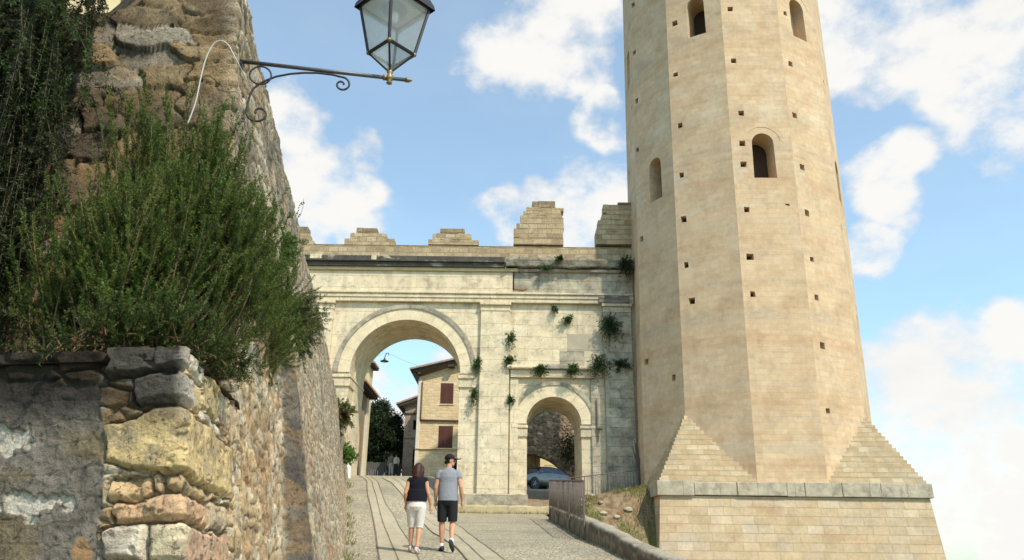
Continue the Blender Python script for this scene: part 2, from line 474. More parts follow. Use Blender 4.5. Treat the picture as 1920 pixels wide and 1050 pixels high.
M_captop = ashlar('merlon_dark_cap', [(.26, .195, .115), (.33, .255, .15), (.21, .16, .1)], (.14, .1, .06), .4, .26, .016, .05, grain=(.7, 1.2), gs=14, bump=.05)
M_house = ashlar('house_tan_masonry', [(.76, .56, .32), (.80, .63, .39), (.70, .51, .28), (.82, .69, .47), (.74, .53, .29)], (.76, .60, .37), .40, .20, .03, .22,
                 patches=[((.60, .46, .26), (.6, .6), .5, .7, .5)], grain=(.78, 1.12), gs=16, bump=.03)
M_house_pink = ashlar('house_pink_brown_masonry', [(.36, .26, .19), (.42, .31, .23), (.31, .22, .16)], (.38, .29, .2), .34, .16, .03, .08, grain=(.75, 1.15), gs=16, bump=.03)
M_rubble_far = vcol_mat('rubble_wall_stone', gs=8, bump=.03)
M_plaster_y = plain('sunlit_yellow_plaster', (.66, .53, .30), .9, var=.14, gs=3, bump=.01)
M_plaster_w = plain('pale_corner_plaster', (.66, .6, .48), .9, var=.12, gs=4, bump=.01)
M_grey_plaster = plain('grey_tan_plaster', (.40, .34, .25), .9, var=.2, gs=2.5, bump=.02)  # even grey tan tone with random variation
M_brownplaster = plain('brown_plaster', (.30, .19, .11), .9, var=.2, gs=2.5, bump=.02)
M_shutter = plain('oxblood_shutter_paint', (.115, .042, .028), .6, var=.18, gs=20, bump=.004)
M_timber = plain('dark_eave_timber', (.06, .045, .035), .8, var=.25, gs=16)
M_gatewood = plain('weathered_grey_boards', (.11, .10, .085), .8, var=.3, gs=9)
M_tile = plain('clay_roof_tile', (.36, .26, .20), .85, var=.35, gs=5, bump=.01)
M_tile_or = plain('orange_clay_tile', (.40, .24, .13), .85, var=.3, gs=6, bump=.01)
M_dark = plain('dark_opening', (.012, .01, .009), .95, var=.2)
M_pipe = plain('rusty_brown_pipe', (.13, .08, .05), .6, var=.25, gs=9)
M_stonevc = vcol_mat('weathered_stone', gs=80, grain=(.72, 1.22), bump=.012, fine=13)
M_leaf = leaf_mat('leaf_green')
M_stem = plain('woody_stem', (.11, .08, .055), .85, var=.3, gs=30)
M_drystem = plain('dry_brown_twig', (.12, .10, .075), .9, var=.3, gs=30)
M_iron = plain('black_wrought_iron', (.035, .032, .033), .5, metal=.3, var=.25, gs=40, bump=.001, spec=.4)
M_irongrey = plain('grey_painted_arm', (.10, .105, .115), .42, metal=.3, var=.2, gs=30, spec=.5)
M_brass = plain('tarnished_brass', (.28, .19, .09), .45, metal=.6, var=.25, gs=40)
M_rail = plain('brown_painted_railing', (.15, .115, .095), .7, var=.3, gs=20)
M_cable = plain('pale_grey_cable', (.55, .52, .47), .7, var=.1)
M_white = plain('white_painted_stone', (.75, .73, .68), .8, var=.1)
M_earth = vcol_mat('dry_earth', gs=14, grain=(.6, 1.3), bump=.03)

def glass_mat():
    s = NT('old_lantern_glass', .08)
    s.color((.78, .82, .82)); s.b.inputs['Alpha'].default_value = 1
    t = s.n('ShaderNodeBsdfTransparent'); t.inputs[0].default_value = (.86, .9, .9, 1)
    d = s.n('ShaderNodeBsdfTranslucent'); d.inputs[0].default_value = (.8, .84, .84, 1)
    m1 = s.n('ShaderNodeMixShader'); n = s.noise(s.obj(), 6, 3)
    s.set(m1.inputs[0], s.ramp(n, [(.2, .35), (.8, .6)]))
    s.t.links.new(t.outputs[0], m1.inputs[1]); s.t.links.new(d.outputs[0], m1.inputs[2])
    m2 = s.n('ShaderNodeMixShader'); m2.inputs[0].default_value = .1
    s.t.links.new(m1.outputs[0], m2.inputs[1]); s.t.links.new(s.b.outputs[0], m2.inputs[2])
    s.t.links.new(m2.outputs[0], s.t.nodes['Material Output'].inputs[0])
    return s.m
M_glass = glass_mat()

def road_mat():
    s = NT('pale_cobbles', .9); uv = s.obj()
    v = s.scl(uv, (1, 1, 0))
    wn = s.n('ShaderNodeTexNoise'); s.set(wn.inputs['Vector'], v); wn.inputs['Scale'].default_value = 4
    v2 = s.vadd(v, s.vscale(s.vadd(wn.outputs['Color'], (-.5, -.5, -.5)), .06))
    x = s.n('ShaderNodeTexVoronoi', feature='DISTANCE_TO_EDGE'); s.set(x.inputs['Vector'], v2); x.inputs['Scale'].default_value = 10.5
    y = s.n('ShaderNodeTexVoronoi', feature='F1'); s.set(y.inputs['Vector'], v2); y.inputs['Scale'].default_value = 10.5
    e = s.ramp(x.outputs['Distance'], [(.0, 0.0), (.10, 1.0)])
    c = s.ramp(s.math('FRACT', s.math('MULTIPLY', y.outputs['Color'], 3.7)), [(0, (.39, .335, .225)), (.5, (.47, .41, .285)), (1, (.55, .485, .345))])
    big = s.noise(v, .35, 5, .6)
    c = s.mix(s.math('MULTIPLY', s.ramp(big, [(.45, 0.0), (.7, 1.0)]), .55), c, (.25, .23, .18))
    c = s.mix(s.math('MULTIPLY', s.ramp(s.noise(s.scl(uv, (.4, 2.2, 0)), 1, 4), [(.5, 0.0), (.75, 1.0)]), .4), c, (.22, .2, .155))
    g = s.noise(v, 45, 5, .7)
    c = s.mix(1, c, s.ramp(g, [(.25, .75), (.75, 1.2)]), 'MULTIPLY')
    c = s.mix(s.math('MULTIPLY', s.math('SUBTRACT', 1.0, e), .34), c, (.22, .19, .125))
    s.color(c); s.bump(s.math('ADD', s.math('MULTIPLY', e, .9), s.math('MULTIPLY', g, .3)), .03)
    return s.m
M_road = road_mat()
def slab_mat():
    s = NT('smooth_paving_slabs', .85); uv = s.obj()
    g = s.noise(s.scl(uv, (1, 1, 0)), 1.6, 6, .65); g2 = s.noise(uv, 40, 5, .7)
    c = s.ramp(g, [(.3, (.38, .325, .22)), (.7, (.49, .43, .305))])
    x = s.n('ShaderNodeTexVoronoi', feature='DISTANCE_TO_EDGE'); s.set(x.inputs['Vector'], s.scl(uv, (1, 1, 0))); x.inputs['Scale'].default_value = 5.5
    c = s.mix(s.math('MULTIPLY', s.ramp(x.outputs['Distance'], [(0, 1.0), (.06, 0.0)]), .3), c, (.2, .175, .12))
    c = s.mix(s.ramp(s.noise(s.scl(uv, (1, 1, 0)), 3.5, 6, .7), [(.4, 0.0), (.7, .5)]), c, (.28, .245, .175))
    s.color(s.mix(1, c, s.ramp(g2, [(.25, .74), (.75, 1.2)]), 'MULTIPLY')); s.bump(g2, .015)
    return s.m
M_slab = slab_mat()
M_groove = plain('groove_dirt', (.15, .13, .092), .95, var=.3, gs=6)

# ------------------------------------------------------------------ world, sun, camera
SUN_AZ, SUN_EL = 39.0, 50.0           # azimuth to the right of straight behind the camera
sd = Vector((math.sin(R(SUN_AZ)) * math.cos(R(SUN_EL)), -math.cos(R(SUN_AZ)) * math.cos(R(SUN_EL)), math.sin(R(SUN_EL))))
sun = bpy.data.lights.new('sun', 'SUN'); sun.energy = 4.6; sun.angle = R(.6); sun.color = (1, .90, .76)
so = bpy.data.objects.new('sun', sun); COL.objects.link(so); so.rotation_euler = sd.to_track_quat('Z', 'Y').to_euler(); so.location = (8, -12, 30)

def dirv(e, a):  # elevation, azimuth (right of view) in degrees
    return (math.cos(R(e)) * math.sin(R(a)), math.cos(R(e)) * math.cos(R(a)), math.sin(R(e)))

w = bpy.data.worlds.new('World'); scene.world = w; w.use_nodes = True
wt = w.node_tree; bg = wt.nodes['Background']
def wn(ty, **k):
    x = wt.nodes.new(ty)
    for a, b in k.items(): setattr(x, a, b)
    return x
sky = wn('ShaderNodeTexSky', sky_type='NISHITA'); sky.sun_disc = False
sky.sun_elevation = R(SUN_EL); sky.sun_rotation = math.atan2(sd.x, sd.y)
sky.air_density = 1.0; sky.dust_density = .6; sky.ozone_density = 1.5
tc = wn('ShaderNodeTexCoord')
gen = tc.outputs['Generated']
def wmath(op, a, b=0.0, c=None, clamp=False):
    x = wn('ShaderNodeMath', operation=op); x.use_clamp = clamp
    for i, q in enumerate((a, b, c)):
        if q is None: continue
        if isinstance(q, bpy.types.NodeSocket): wt.links.new(q, x.inputs[i])
        else: x.inputs[i].default_value = q
    return x.outputs[0]
def wnoise(sc, det, ro, scale=(1, 1, 1), off=(0, 0, 0)):
    mp = wn('ShaderNodeMapping'); mp.inputs['Scale'].default_value = scale; mp.inputs['Location'].default_value = off
    wt.links.new(gen, mp.inputs[0])
    x = wn('ShaderNodeTexNoise'); wt.links.new(mp.outputs[0], x.inputs['Vector'])
    x.inputs['Scale'].default_value = sc; x.inputs['Detail'].default_value = det; x.inputs['Roughness'].default_value = ro
    return x.outputs['Fac']
# cumulus banks: (elevation, azimuth, angular radius) in degrees
CLOUDS = [(0.062, 0.789, 0.611, 0.093), (0.016, 0.799, 0.602, 0.06), (0.102, 0.809, 0.579, 0.054), (-0.004, 0.806, 0.591, 0.034), (0.078, 0.746, 0.662, 0.104), (-0.263, 0.83, 0.492, 0.05), (-0.24, 0.865, 0.441, 0.054), (-0.266, 0.879, 0.396, 0.068), (-0.203, 0.892, 0.403, 0.051), (-0.177, 0.885, 0.43, 0.038), (-0.176, 0.864, 0.472, 0.038), (-0.19, 0.903, 0.386, 0.055), (0.033, 0.908, 0.418, 0.049), (-0.022, 0.906, 0.423, 0.039), (0.088, 0.903, 0.42, 0.063), (0.128, 0.902, 0.412, 0.042), (0.061, 0.919, 0.389, 0.063), (-0.001, 0.918, 0.396, 0.042), (0.112, 0.852, 0.511, 0.031), (0.124, 0.832, 0.541, 0.031), (0.434, 0.713, 0.55, 0.096), (0.394, 0.728, 0.561, 0.068), (0.505, 0.699, 0.506, 0.087), (0.48, 0.736, 0.477, 0.054), (0.532, 0.713, 0.456, 0.052), (0.384, 0.756, 0.531, 0.044), (0.469, 0.658, 0.589, 0.115), (0.347, 0.692, 0.633, 0.122), (0.53, 0.67, 0.519, 0.068), (0.426, 0.813, 0.396, 0.051), (0.444, 0.789, 0.425, 0.031), (0.416, 0.843, 0.341, 0.045), (0.5, 0.839, 0.213, 0.067), (0.535, 0.812, 0.231, 0.053), (0.453, 0.867, 0.207, 0.069), (0.423, 0.886, 0.192, 0.057), (0.541, 0.824, 0.169, 0.088), (0.479, 0.864, 0.152, 0.091), (0.424, 0.898, 0.12, 0.075), (0.513, 0.854, 0.082, 0.082), (0.444, 0.894, 0.067, 0.073), (0.536, 0.844, 0.027, 0.074), (-0.133, 0.975, 0.176, 0.065), (-0.173, 0.964, 0.201, 0.041), (-0.087, 0.972, 0.217, 0.049), (-0.17, 0.978, 0.123, 0.061), (-0.093, 0.98, 0.178, 0.055), (0.118, 0.843, 0.525, 0.025), (0.119, 0.86, 0.496, 0.021)]
wz = wn('ShaderNodeTexNoise'); wt.links.new(gen, wz.inputs['Vector']); wz.inputs['Scale'].default_value = 6; wz.inputs['Detail'].default_value = 4
wv1 = wn('ShaderNodeVectorMath', operation='SUBTRACT'); wt.links.new(wz.outputs['Color'], wv1.inputs[0]); wv1.inputs[1].default_value = (.5, .5, .5)
wv2 = wn('ShaderNodeVectorMath', operation='SCALE'); wt.links.new(wv1.outputs[0], wv2.inputs[0]); wv2.inputs['Scale'].default_value = .10
wv3 = wn('ShaderNodeVectorMath', operation='ADD'); wt.links.new(gen, wv3.inputs[0]); wt.links.new(wv2.outputs[0], wv3.inputs[1]); warped = wv3.outputs[0]
acc = None
for x, y, z, r in CLOUDS:
    v = wn('ShaderNodeVectorMath', operation='DISTANCE'); wt.links.new(warped, v.inputs[0]); v.inputs[1].default_value = (x, y, z)
    d = wmath('MULTIPLY_ADD', v.outputs['Value'], -1.0 / r, 1.0)
    acc = d if acc is None else wmath('SMOOTH_MAX', acc, d, .15)
acc = wmath('MAXIMUM', acc, -.6)
n1 = wnoise(9, 10, .6, (1, 1, 1.45)); n2 = wnoise(2.2, 5, .55, (1, 1, 1.8), (3.1, 1.7, .4))
# generic broken cloud away from the named banks
dens = wmath('ADD', wmath('MINIMUM', wmath('MULTIPLY', acc, 1.25), .55), wmath('MULTIPLY', wmath('SUBTRACT', n1, .5), 3.0))
front = wn('ShaderNodeSeparateXYZ'); wt.links.new(gen, front.inputs[0])
far = wmath('MULTIPLY', wmath('MULTIPLY_ADD', front.outputs['Y'], -2.2, .6, True), 1.0)   # behind the viewer
gd = wmath('MULTIPLY', wmath('MULTIPLY_ADD', n2, 6.0, -3.5), far)
dens = wmath('MAXIMUM', dens, gd)
mr = wn('ShaderNodeMapRange', interpolation_type='SMOOTHSTEP'); wt.links.new(dens, mr.inputs[0])
mr.inputs[1].default_value = -.40; mr.inputs[2].default_value = .74; mr.inputs[3].default_value = 0; mr.inputs[4].default_value = 1
haze = wn('ShaderNodeMapRange', interpolation_type='SMOOTHSTEP'); wt.links.new(front.outputs['Z'], haze.inputs[0])
haze.inputs[1].default_value = .24; haze.inputs[2].default_value = -.02; haze.inputs[3].default_value = 0; haze.inputs[4].default_value = .38
n3 = wnoise(5, 6, .55, (1, 1, 2.2), (1, 5, 2))
cr = wn('ShaderNodeValToRGB'); wt.links.new(wmath('MULTIPLY_ADD', n3, .5, wmath('MULTIPLY', mr.outputs[0], .5)), cr.inputs[0])
e = cr.color_ramp.elements; e[0].position = .34; e[0].color = (.62, .68, .76, 1); e[1].position = .70; e[1].color = (1.0, .985, .95, 1)
skym = wn('ShaderNodeMix', data_type='RGBA', blend_type='MULTIPLY'); skym.inputs[0].default_value = 1
wt.links.new(sky.outputs[0], skym.inputs[6]); skym.inputs[7].default_value = (1.70, 2.04, 1.86, 1)
BGS = .15
hz = wn('ShaderNodeMix', data_type='RGBA'); wt.links.new(haze.outputs[0], hz.inputs[0]); wt.links.new(skym.outputs[2], hz.inputs[6])
hz.inputs[7].default_value = (.80 / BGS, .88 / BGS, .92 / BGS, 1)
cs = wn('ShaderNodeVectorMath', operation='SCALE'); wt.links.new(cr.outputs[0], cs.inputs[0]); cs.inputs['Scale'].default_value = .97 / BGS
cm = wn('ShaderNodeMix', data_type='RGBA'); wt.links.new(mr.outputs[0], cm.inputs[0]); wt.links.new(hz.outputs[2], cm.inputs[6]); wt.links.new(cs.outputs[0], cm.inputs[7])
wt.links.new(cm.outputs[2], bg.inputs[0]); bg.inputs[1].default_value = BGS

cam = bpy.data.cameras.new('camera'); co = bpy.data.objects.new('camera', cam); COL.objects.link(co)
cam.sensor_width = 36; cam.sensor_fit = 'HORIZONTAL'; cam.lens = 1450 / 1920 * 36; cam.clip_end = 20000; cam.clip_start = .05
co.matrix_world = Matrix.Rotation(PI / 2 + R(19.55), 4, 'X') @ Matrix.Rotation(R(.7), 4, 'Z')
scene.camera = co
scene.view_settings.view_transform = 'Standard'; scene.view_settings.look = 'None'; scene.view_settings.exposure = 0; scene.view_settings.gamma = 1

# ------------------------------------------------------------------ terrain, road
def terrain_z(X, Y):
    r = road(np.clip(X, -8.5, 2.0), np.minimum(Y, 70)) - .14
    k = sst(2.0, 5.5, X) * (1 - sst(30.5, 34, Y))
    r = r * (1 - k) + (-3.6) * k
    r = r - sst(15, 26, X) * (1 - 0) * 9
    d = np.hypot(X + 4, np.maximum(Y - 45, 0) * .8)
    r = r - sst(40, 260, d) * 60
    return r
gx = np.concatenate([-np.geomspace(6000, 16, 26), np.linspace(-14, 18, 74), np.geomspace(20, 6000, 26)])
gy = np.concatenate([-np.geomspace(6000, 12, 22), np.linspace(-10, 75, 110), np.geomspace(78, 6000, 26)])
GX, GY = np.meshgrid(gx, gy, indexing='ij')
GZ = terrain_z(GX, GY)
tcol = lerpc((.16, .145, .09), (.09, .11, .045), fbm(GX * .3, GY * .3, GX * 0, 4, 3))
gr = mkq('ground', np.stack([GX, GY, GZ], -1).reshape(-1, 3), grid_faces(len(gx), len(gy)), M_earth, None, True, tcol.reshape(-1, 3))
tag(gr, kind='structure')

ry = np.concatenate([np.linspace(1.0, 40, 260), np.linspace(40.3, 72, 80)])
t = np.linspace(0, 1, 70)
x0 = np.where(ry < 34, wall_x(ry, road(-.2 * ry, ry)) - .35, -9.5); x1 = np.where(ry < 33.9, lwx(ry) + .12, 6.0)
RX = x0[:, None] + (x1 - x0)[:, None] * t[None, :]; RY = np.repeat(ry[:, None], 70, 1)
RZ = road(RX, RY) + (fbm(RX * .7, RY * .7, RX * 0, 3, 9) - .5) * .03
rd = mkq('road', np.stack([RX, RY, RZ], -1).reshape(-1, 3), grid_faces(len(ry), 70), M_road, None, True)
tag(rd, kind='structure')

T1 = [(-6.9, 36.2), (-5.88, 32.6), (-5.13, 28.77), (-4.6, 26.08), (-3.88, 22.79), (-3.15, 19.24), (-2.26, 14.39), (-1.4, 9.5), (-.7, 5)]
T2 = [(-6.5, 35.6), (-5.54, 31.92), (-4.91, 28.8), (-4.37, 26.27), (-3.53, 22.32), (-2.73, 18.6), (-1.94, 14.43), (-1.1, 9.5), (-.4, 5)]
T3 = [(-6.2, 35.2), (-5.26, 31.62), (-4.49, 27.92), (-3.86, 25.11), (-3.28, 23.15), (-2.23, 18.28), (-1.58, 14.47), (-.75, 9.5), (-.1, 5)]
T4 = [(-5.5, 34.3), (-4.5, 30.65), (-3.98, 28.99), (-3.04, 26.31), (-2.1, 21.9), (-1.24, 17.8), (-.74, 14.57), (-.1, 9.5), (.4, 5)]
T5 = [(-5.0, 33.9), (-4.1, 30.65), (-3.4, 28.3), (-2.53, 25.36), (-1.47, 21.31), (-.45, 14.6), (.22, 9.5), (.7, 5)]
T6 = [(-4.6, 33.6), (-3.6, 30.65), (-2.7, 28.0), (-1.68, 25.4), (-.95, 20.5), (-.09, 14.65), (.55, 9.5), (1.0, 5)]
def road_ribbon(name, A, B, mat, lift, wa=0, parent=None, jit=0):
    a = catmull([(x, y, 0) for x, y in A], 8); 
    b = catmull([(x, y, 0) for x, y in B], 8)
    def resamp(p, n=150):
        p = np.array([[q.x, q.y] for q in p]); ys = np.linspace(p[0, 1], p[-1, 1], n)
        o = np.argsort(p[:, 1]); return np.stack([np.interp(ys, p[o, 1], p[o, 0]), ys], 1)
    a = resamp(a); b = resamp(b)
    if wa:
        jj = 1 + (fbm(a[:, 1] * 1.3, a[:, 1] * 0, a[:, 1] * 0, 3, 4) - .5) * 1.2
        b = a.copy(); a = a - np.stack([wa * jj, 0 * jj], 1) / 2; b = b + np.stack([wa * jj, 0 * jj], 1) / 2
    k = 6; tt = np.linspace(0, 1, k)
    P = a[:, None, :] * (1 - tt)[None, :, None] + b[:, None, :] * tt[None, :, None]
    Z = road(P[..., 0], P[..., 1]) + (fbm(P[..., 0] * .7, P[..., 1] * .7, P[..., 0] * 0, 3, 9) - .5) * .03 + lift
    V = np.concatenate([P, Z[..., None]], -1).reshape(-1, 3)
    return mkq(name, V, grid_faces(len(a), k), mat, parent, True)
for A, B in ((T1, T3), (T4, T6)):
    o = road_ribbon('paving_strip', A, B, M_slab, .012); tag(o, kind='structure')
for A in (T1, T2, T3, T4, T5, T6):
    o = road_ribbon('paving_groove', A, A, M_groove, .018, .032); tag(o, kind='structure')

# ------------------------------------------------------------------ near battered wall on the left
WARM = [(.56, .40, .20), (.45, .29, .14), (.62, .50, .32), (.39, .24, .12), (.66, .57, .41), (.52, .34, .16), (.48, .40, .28)]
GREY = [(.38, .295, .19), (.31, .24, .155), (.48, .39, .265), (.25, .19, .125), (.54, .46, .34), (.38, .265, .15)]
MOSS = [(.27, .185, .095), (.17, .125, .075), (.36, .24, .12), (.14, .105, .07), (.42, .28, .14), (.40, .34, .25), (.27, .19, .11)]
def stone_cols(P, r1, r2, e, u, v, mort, ms=.14):
    c = pal(P, r1) * (.78 + .44 * r2)[..., None]
    g = fbm(u * 9, v * 9, u * 0, 4, 31); c = c * (.72 + .56 * g)[..., None]
    m = 1 - sst(.02, ms, e)
    return c * (1 - m[..., None] * .8) + np.array(mort) * m[..., None] * .8

wall = empty('retaining_wall', (-1.2, 2.8, -1.3), 'tall battered rubble stone wall along the left side of the lane', 'wall')
WINV = Vector((1.2, -2.8, 1.3))
def wl(V): return np.asarray(V) + np.array(WINV)        # world -> local to the empty

C0 = np.array([-.64 - .172 * 2.77, 2.77])
# lower pier: front face, rounded corner, side face in one sheet
s = np.concatenate([np.linspace(-2.4, -.86, 40), np.linspace(-.85, 1.32, 480)])
z = np.concatenate([np.linspace(-1.45, -.12, 40), np.linspace(-.11, .70, 190)])
Sg, Zg = np.meshgrid(s, z, indexing='ij')
cx = C0[0] - .14 * Zg
side = Sg > 0
Xp = np.where(side, cx - .172 * Sg / 1.0147, cx + .985 * Sg); Yp = np.where(side, 2.77 + Sg / 1.0147, 2.77 - .174 * Sg)
bl = sst(-.05, .05, Sg)
N = np.stack([-.174 * (1 - bl) + .975 * bl, -.985 * (1 - bl) + .168 * bl, .1 * (1 - bl) + .137 * bl], -1); N = unit(N)
def mottled(u, v, r1, r2, e, seed):
    """ochre rubble set in its own mortar: stones only half stand out, stains run across them"""
    n1 = fbm(u * 3.2, v * 4.5, u * 0, 5, seed); n2 = fbm(u * 8, v * 10, u * 0, 5, seed + 1); n3 = fbm(u * 1.6 + 4, v * 2.4, u * 0, 4, seed + 2)
    c = lerpc((.50, .355, .19), (.60, .47, .29), sst(.35, .65, n1)); c = lerpc(c, (.47, .285, .15), sst(.5, .68, n3) * .8)
    c = lerpc(c, pal(WARM, r1), .45 * sst(.0, .15, e)); c = lerpc(c, (.70, .63, .50), sst(.56, .68, n2) * .6); c = lerpc(c, (.30, .19, .10), sst(.46, .34, n2) * .6)
    c = c * (.8 + .4 * r2)[..., None]
    jn = (1 - sst(.0, .10, e)) * sst(.40, .6, fbm(u * 4, v * 5, u * 0 + 2, 4, seed + 3))
    c = c * (.62 + .85 * fbm(u * 15, v * 19, u * 0, 4, seed + 9))[..., None] * 1.08
    return lerpc(c, (.15, .095, .05), jn * .95)
e1, r1, r2 = rubble(Sg, Zg, .19, .08, 3, .95, 3.5)
colw = mottled(Sg, Zg, r1, r2, e1, 500)
H = .016 * sst(0, .25, e1) + .03 * (fbm(Sg * 10, Zg * 12, Sg * 0, 5, 2) - .5)
# named big blocks: s0,s1,z0,z1,bulge,colour
BL = [(-.30, .06, .605, .735, .085, (.50, .43, .34)), (-.17, .12, .485, .60, .07, (.54, .47, .38)), (.13, .30, .50, .615, .04, (.62, .47, .25)), (.09, .36, .63, .73, .035, (.60, .52, .38)),
      (.32, .66, .53, .70, .04, (.64, .48, .23)), (.69, .95, .56, .70, .03, (.58, .46, .30)), (.40, .78, .475, .525, .025, (.66, .56, .40)), (.98, 1.3, .50, .70, .03, (.55, .42, .27)), (-.30, .98, .235, .470, .075, (.64, .465, .225)),
      (-.27, -.10, .183, .232, .045, (.60, .40, .21)), (-.095, -.065, .183, .238, .04, (.66, .46, .27)), (-.055, .48, .183, .230, .03, (.55, .38, .2)), (-.24, .42, .085, .175, .055, (.66, .415, .235)),
      (-.285, -.095, -.05, .075, .075, (.74, .62, .47)), (-.085, .06, -.05, .075, .07, (.70, .57, .365)), (.075, .50, -.06, .07, .045, (.62, .40, .26)), (-.285, .3, -.18, -.06, .05, (.5, .34, .18)),
      (.45, .95, .09, .20, .035, (.60, .45, .28)), (.53, .95, -.06, .07, .035, (.56, .36, .22))]
wu = Sg + (fbm(Sg * 6, Zg * 6, Sg * 0, 5, 40) - .5) * .10; wv = Zg + (fbm(Sg * 5 + 4, Zg * 6, Sg * 0, 6, 41) - .5) * .075
joint = np.full(Sg.shape, 1.)
inblk = np.zeros(Sg.shape, bool)
for s0, s1, z0, z1, bg_, cc in BL:
    kk = sst(-.05, -.29, wu) * (.42 if z1 == .470 else 0); wz_ = .352 + (wv - .352) / (1 - kk) if z1 == .470 else wv
    qx = np.abs(wu - (s0 + s1) / 2) - (s1 - s0) / 2; qz = np.abs(wz_ - (z0 + z1) / 2) - (z1 - z0) / 2
    rr = .022
    d = np.hypot(np.maximum(qx + rr, 0), np.maximum(qz + rr, 0)) + np.minimum(np.maximum(qx + rr, qz + rr), 0) - rr
    m = sst(.004, -.004, d)[...]
    hh = bg_ * .36 * sst(0.0, -.022, d) + .035 * (fbm(Sg * 7, Zg * 9, Sg * 0 + s0, 6, 8) - .5) + .02 * np.abs(fbm(Sg * 12, Zg * 15, Sg * 0 + s1, 5, 7) - .5) - .014 * sst(.60, .72, fbm(Sg * 20, Zg * 20, Sg * 0, 4, 9))
    g = fbm(Sg * 7, Zg * 8, Sg * 0 + z0 * 9, 5, 12); g2 = fbm(Sg * 28, Zg * 28, Sg * 0, 4, 14)
    c = np.array(cc) * (.36 + .85 * g + .45 * g2)[..., None]; c = lerpc(c, (.30, .25, .19), sst(.52, .7, fbm(Sg * 11, Zg * 13, Sg * 0 + s1, 5, 15)) * .5)
    H = np.where(d < 0, hh, np.where(d < .010, np.minimum(H, -.016), H)); gap = sst(.011, .004, d) * (1 - m); colw = lerpc(colw, (.13, .085, .05), gap * .75); colw = colw * (1 - m[..., None]) + c * m[..., None]
    inblk |= d < 0
# plaster patch on the left part of the front
pm = sst(-.285, -.31, wu) * sst(.61, .585, wv)
eb, b1, b2 = rubble(Sg, Zg, .17, .085, 21, .35, 5)
g = fbm(Sg * 5, Zg * 5, Sg * 0, 5, 50); g2 = fbm(Sg * 24, Zg * 24, Sg * 0, 4, 51)
pc = lerpc((.20, .17, .14), (.34, .29, .225), g) * (.75 + .5 * g2)[..., None]
pc = pc * (.86 + .28 * b1 * sst(.35, .6, fbm(Sg * 3, Zg * 3, Sg * 0, 3, 53)))[..., None] * (1 - .16 * (1 - sst(.02, .12, eb)))[..., None]
och = sst(.5, .66, fbm(Sg * 3.2, Zg * 6, Sg * 0 + 4, 4, 55)); pc = lerpc(pc, (.25, .18, .08), och * .6)
def blob(cs, cz, rs, rz, sd_): return np.hypot((wu - cs) / rs, (wv - cz) / rz) + (fbm(Sg * 22, Zg * 22, Sg * 0, 4, sd_) - .5) * 1.6
wht = np.maximum(sst(1.0, .93, blob(-.555, .15, .15, .042, 60)), np.maximum(sst(1, .93, blob(-.70, .385, .075, .055, 61)), sst(1, .93, blob(-.60, .40, .03, .05, 62))))
pc = lerpc(pc, (.62, .55, .44), wht)
pc = lerpc(pc, (.42, .25, .12), sst(1, .7, blob(-.36, .0, .05, .04, 64)))
colw = lerpc(colw, pc, pm)
H = H * (1 - pm) + pm * (-.012 + .018 * g + .014 * g2 - .012 * wht - .003 * (1 - sst(.0, .1, eb)))
# shade on the front under the overgrown ledge, painted into the stone colour
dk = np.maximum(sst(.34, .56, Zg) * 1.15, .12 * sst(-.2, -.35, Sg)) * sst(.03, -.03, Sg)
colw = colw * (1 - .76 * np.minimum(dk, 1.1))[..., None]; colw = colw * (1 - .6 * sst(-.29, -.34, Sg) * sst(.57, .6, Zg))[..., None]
P = np.stack([Xp, Yp, Zg], -1) + N * H[..., None]
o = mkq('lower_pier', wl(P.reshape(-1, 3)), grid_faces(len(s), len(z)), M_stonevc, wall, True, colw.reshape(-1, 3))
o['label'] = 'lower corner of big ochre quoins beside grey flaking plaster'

# upper wall: mossy front block wrapping round to the long lane side
sf = np.linspace(-2.7, -.06, 230); sc_ = np.linspace(-.055, .05, 14)
Ds = 3.95 + np.concatenate([[0], np.cumsum(np.geomspace(.011, .11, 640))]); Ds = 3.95 + (Ds - 3.95) * (33.2 - 3.95) / (Ds[-1] - 3.95)
s = np.concatenate([sf, sc_, (Ds - 3.9) * 1.0147]); nz = 370
tz = np.linspace(0, 1, nz)
Dd = np.where(s > 0, 3.9 + s / 1.0147, 3.9)
top = np.where(s < 0, 3.13 + .03 * np.sin(s * 9) + .49 * sst(-.60, -.30, s), np.interp(Dd, [3.9, 4.5, 5.2, 8.2, 14, 33], [3.62, 3.68, 3.74, 3.92, 4.2, 4.35]))
top = top + (fbm(s * 2.2, s * 0, s * 0, 3, 71) - .5) * .16 * np.where(s > 0, 1, .6)
bot = np.where(s < 0, -1.4, np.where(Dd < 14, -1.4, np.interp(Dd, [14, 20, 33], [-1.2, -.2, 2.0])))
Sg = np.repeat(s[:, None], nz, 1); Zg = bot[:, None] + (top - bot)[:, None] * tz[None, :]
Dg = np.repeat(Dd[:, None], nz, 1)
XC = wall_x(Dg, Zg)
Xp = np.where(Sg > 0, XC, wall_x(3.9, Zg) + Sg); Yp = np.where(Sg > 0, Dg + .03 * (Zg - .6) * np.exp(-np.maximum(Sg, 0) / .25), 3.9 + .03 * (Zg - .6))
bl = sst(-.05, .05, Sg)
N = unit(np.stack([.975 * bl, -.99 * (1 - bl) + .168 * bl, .06 + .07 * bl], -1))
far = sst(5.8, 7.0, Dg + (fbm(Sg * 1.5, Zg * 1.5, Sg * 0, 3, 77) - .5) * 1.2)
e1, r1, r2 = rubble(Sg, Zg, .22, .09, 81, .95, 3.5); e2, q1, q2 = rubble(Sg, Zg, .20, .08, 82, .95, 3.2); e3, p1, p2 = rubble(Sg, Zg, .36, .15, 83, .45, 6)
hi = sst(1.4, 2.6, Zg + (fbm(Sg * .8, Zg * .8, Sg * 0, 3, 85) - .5) * 1.4)
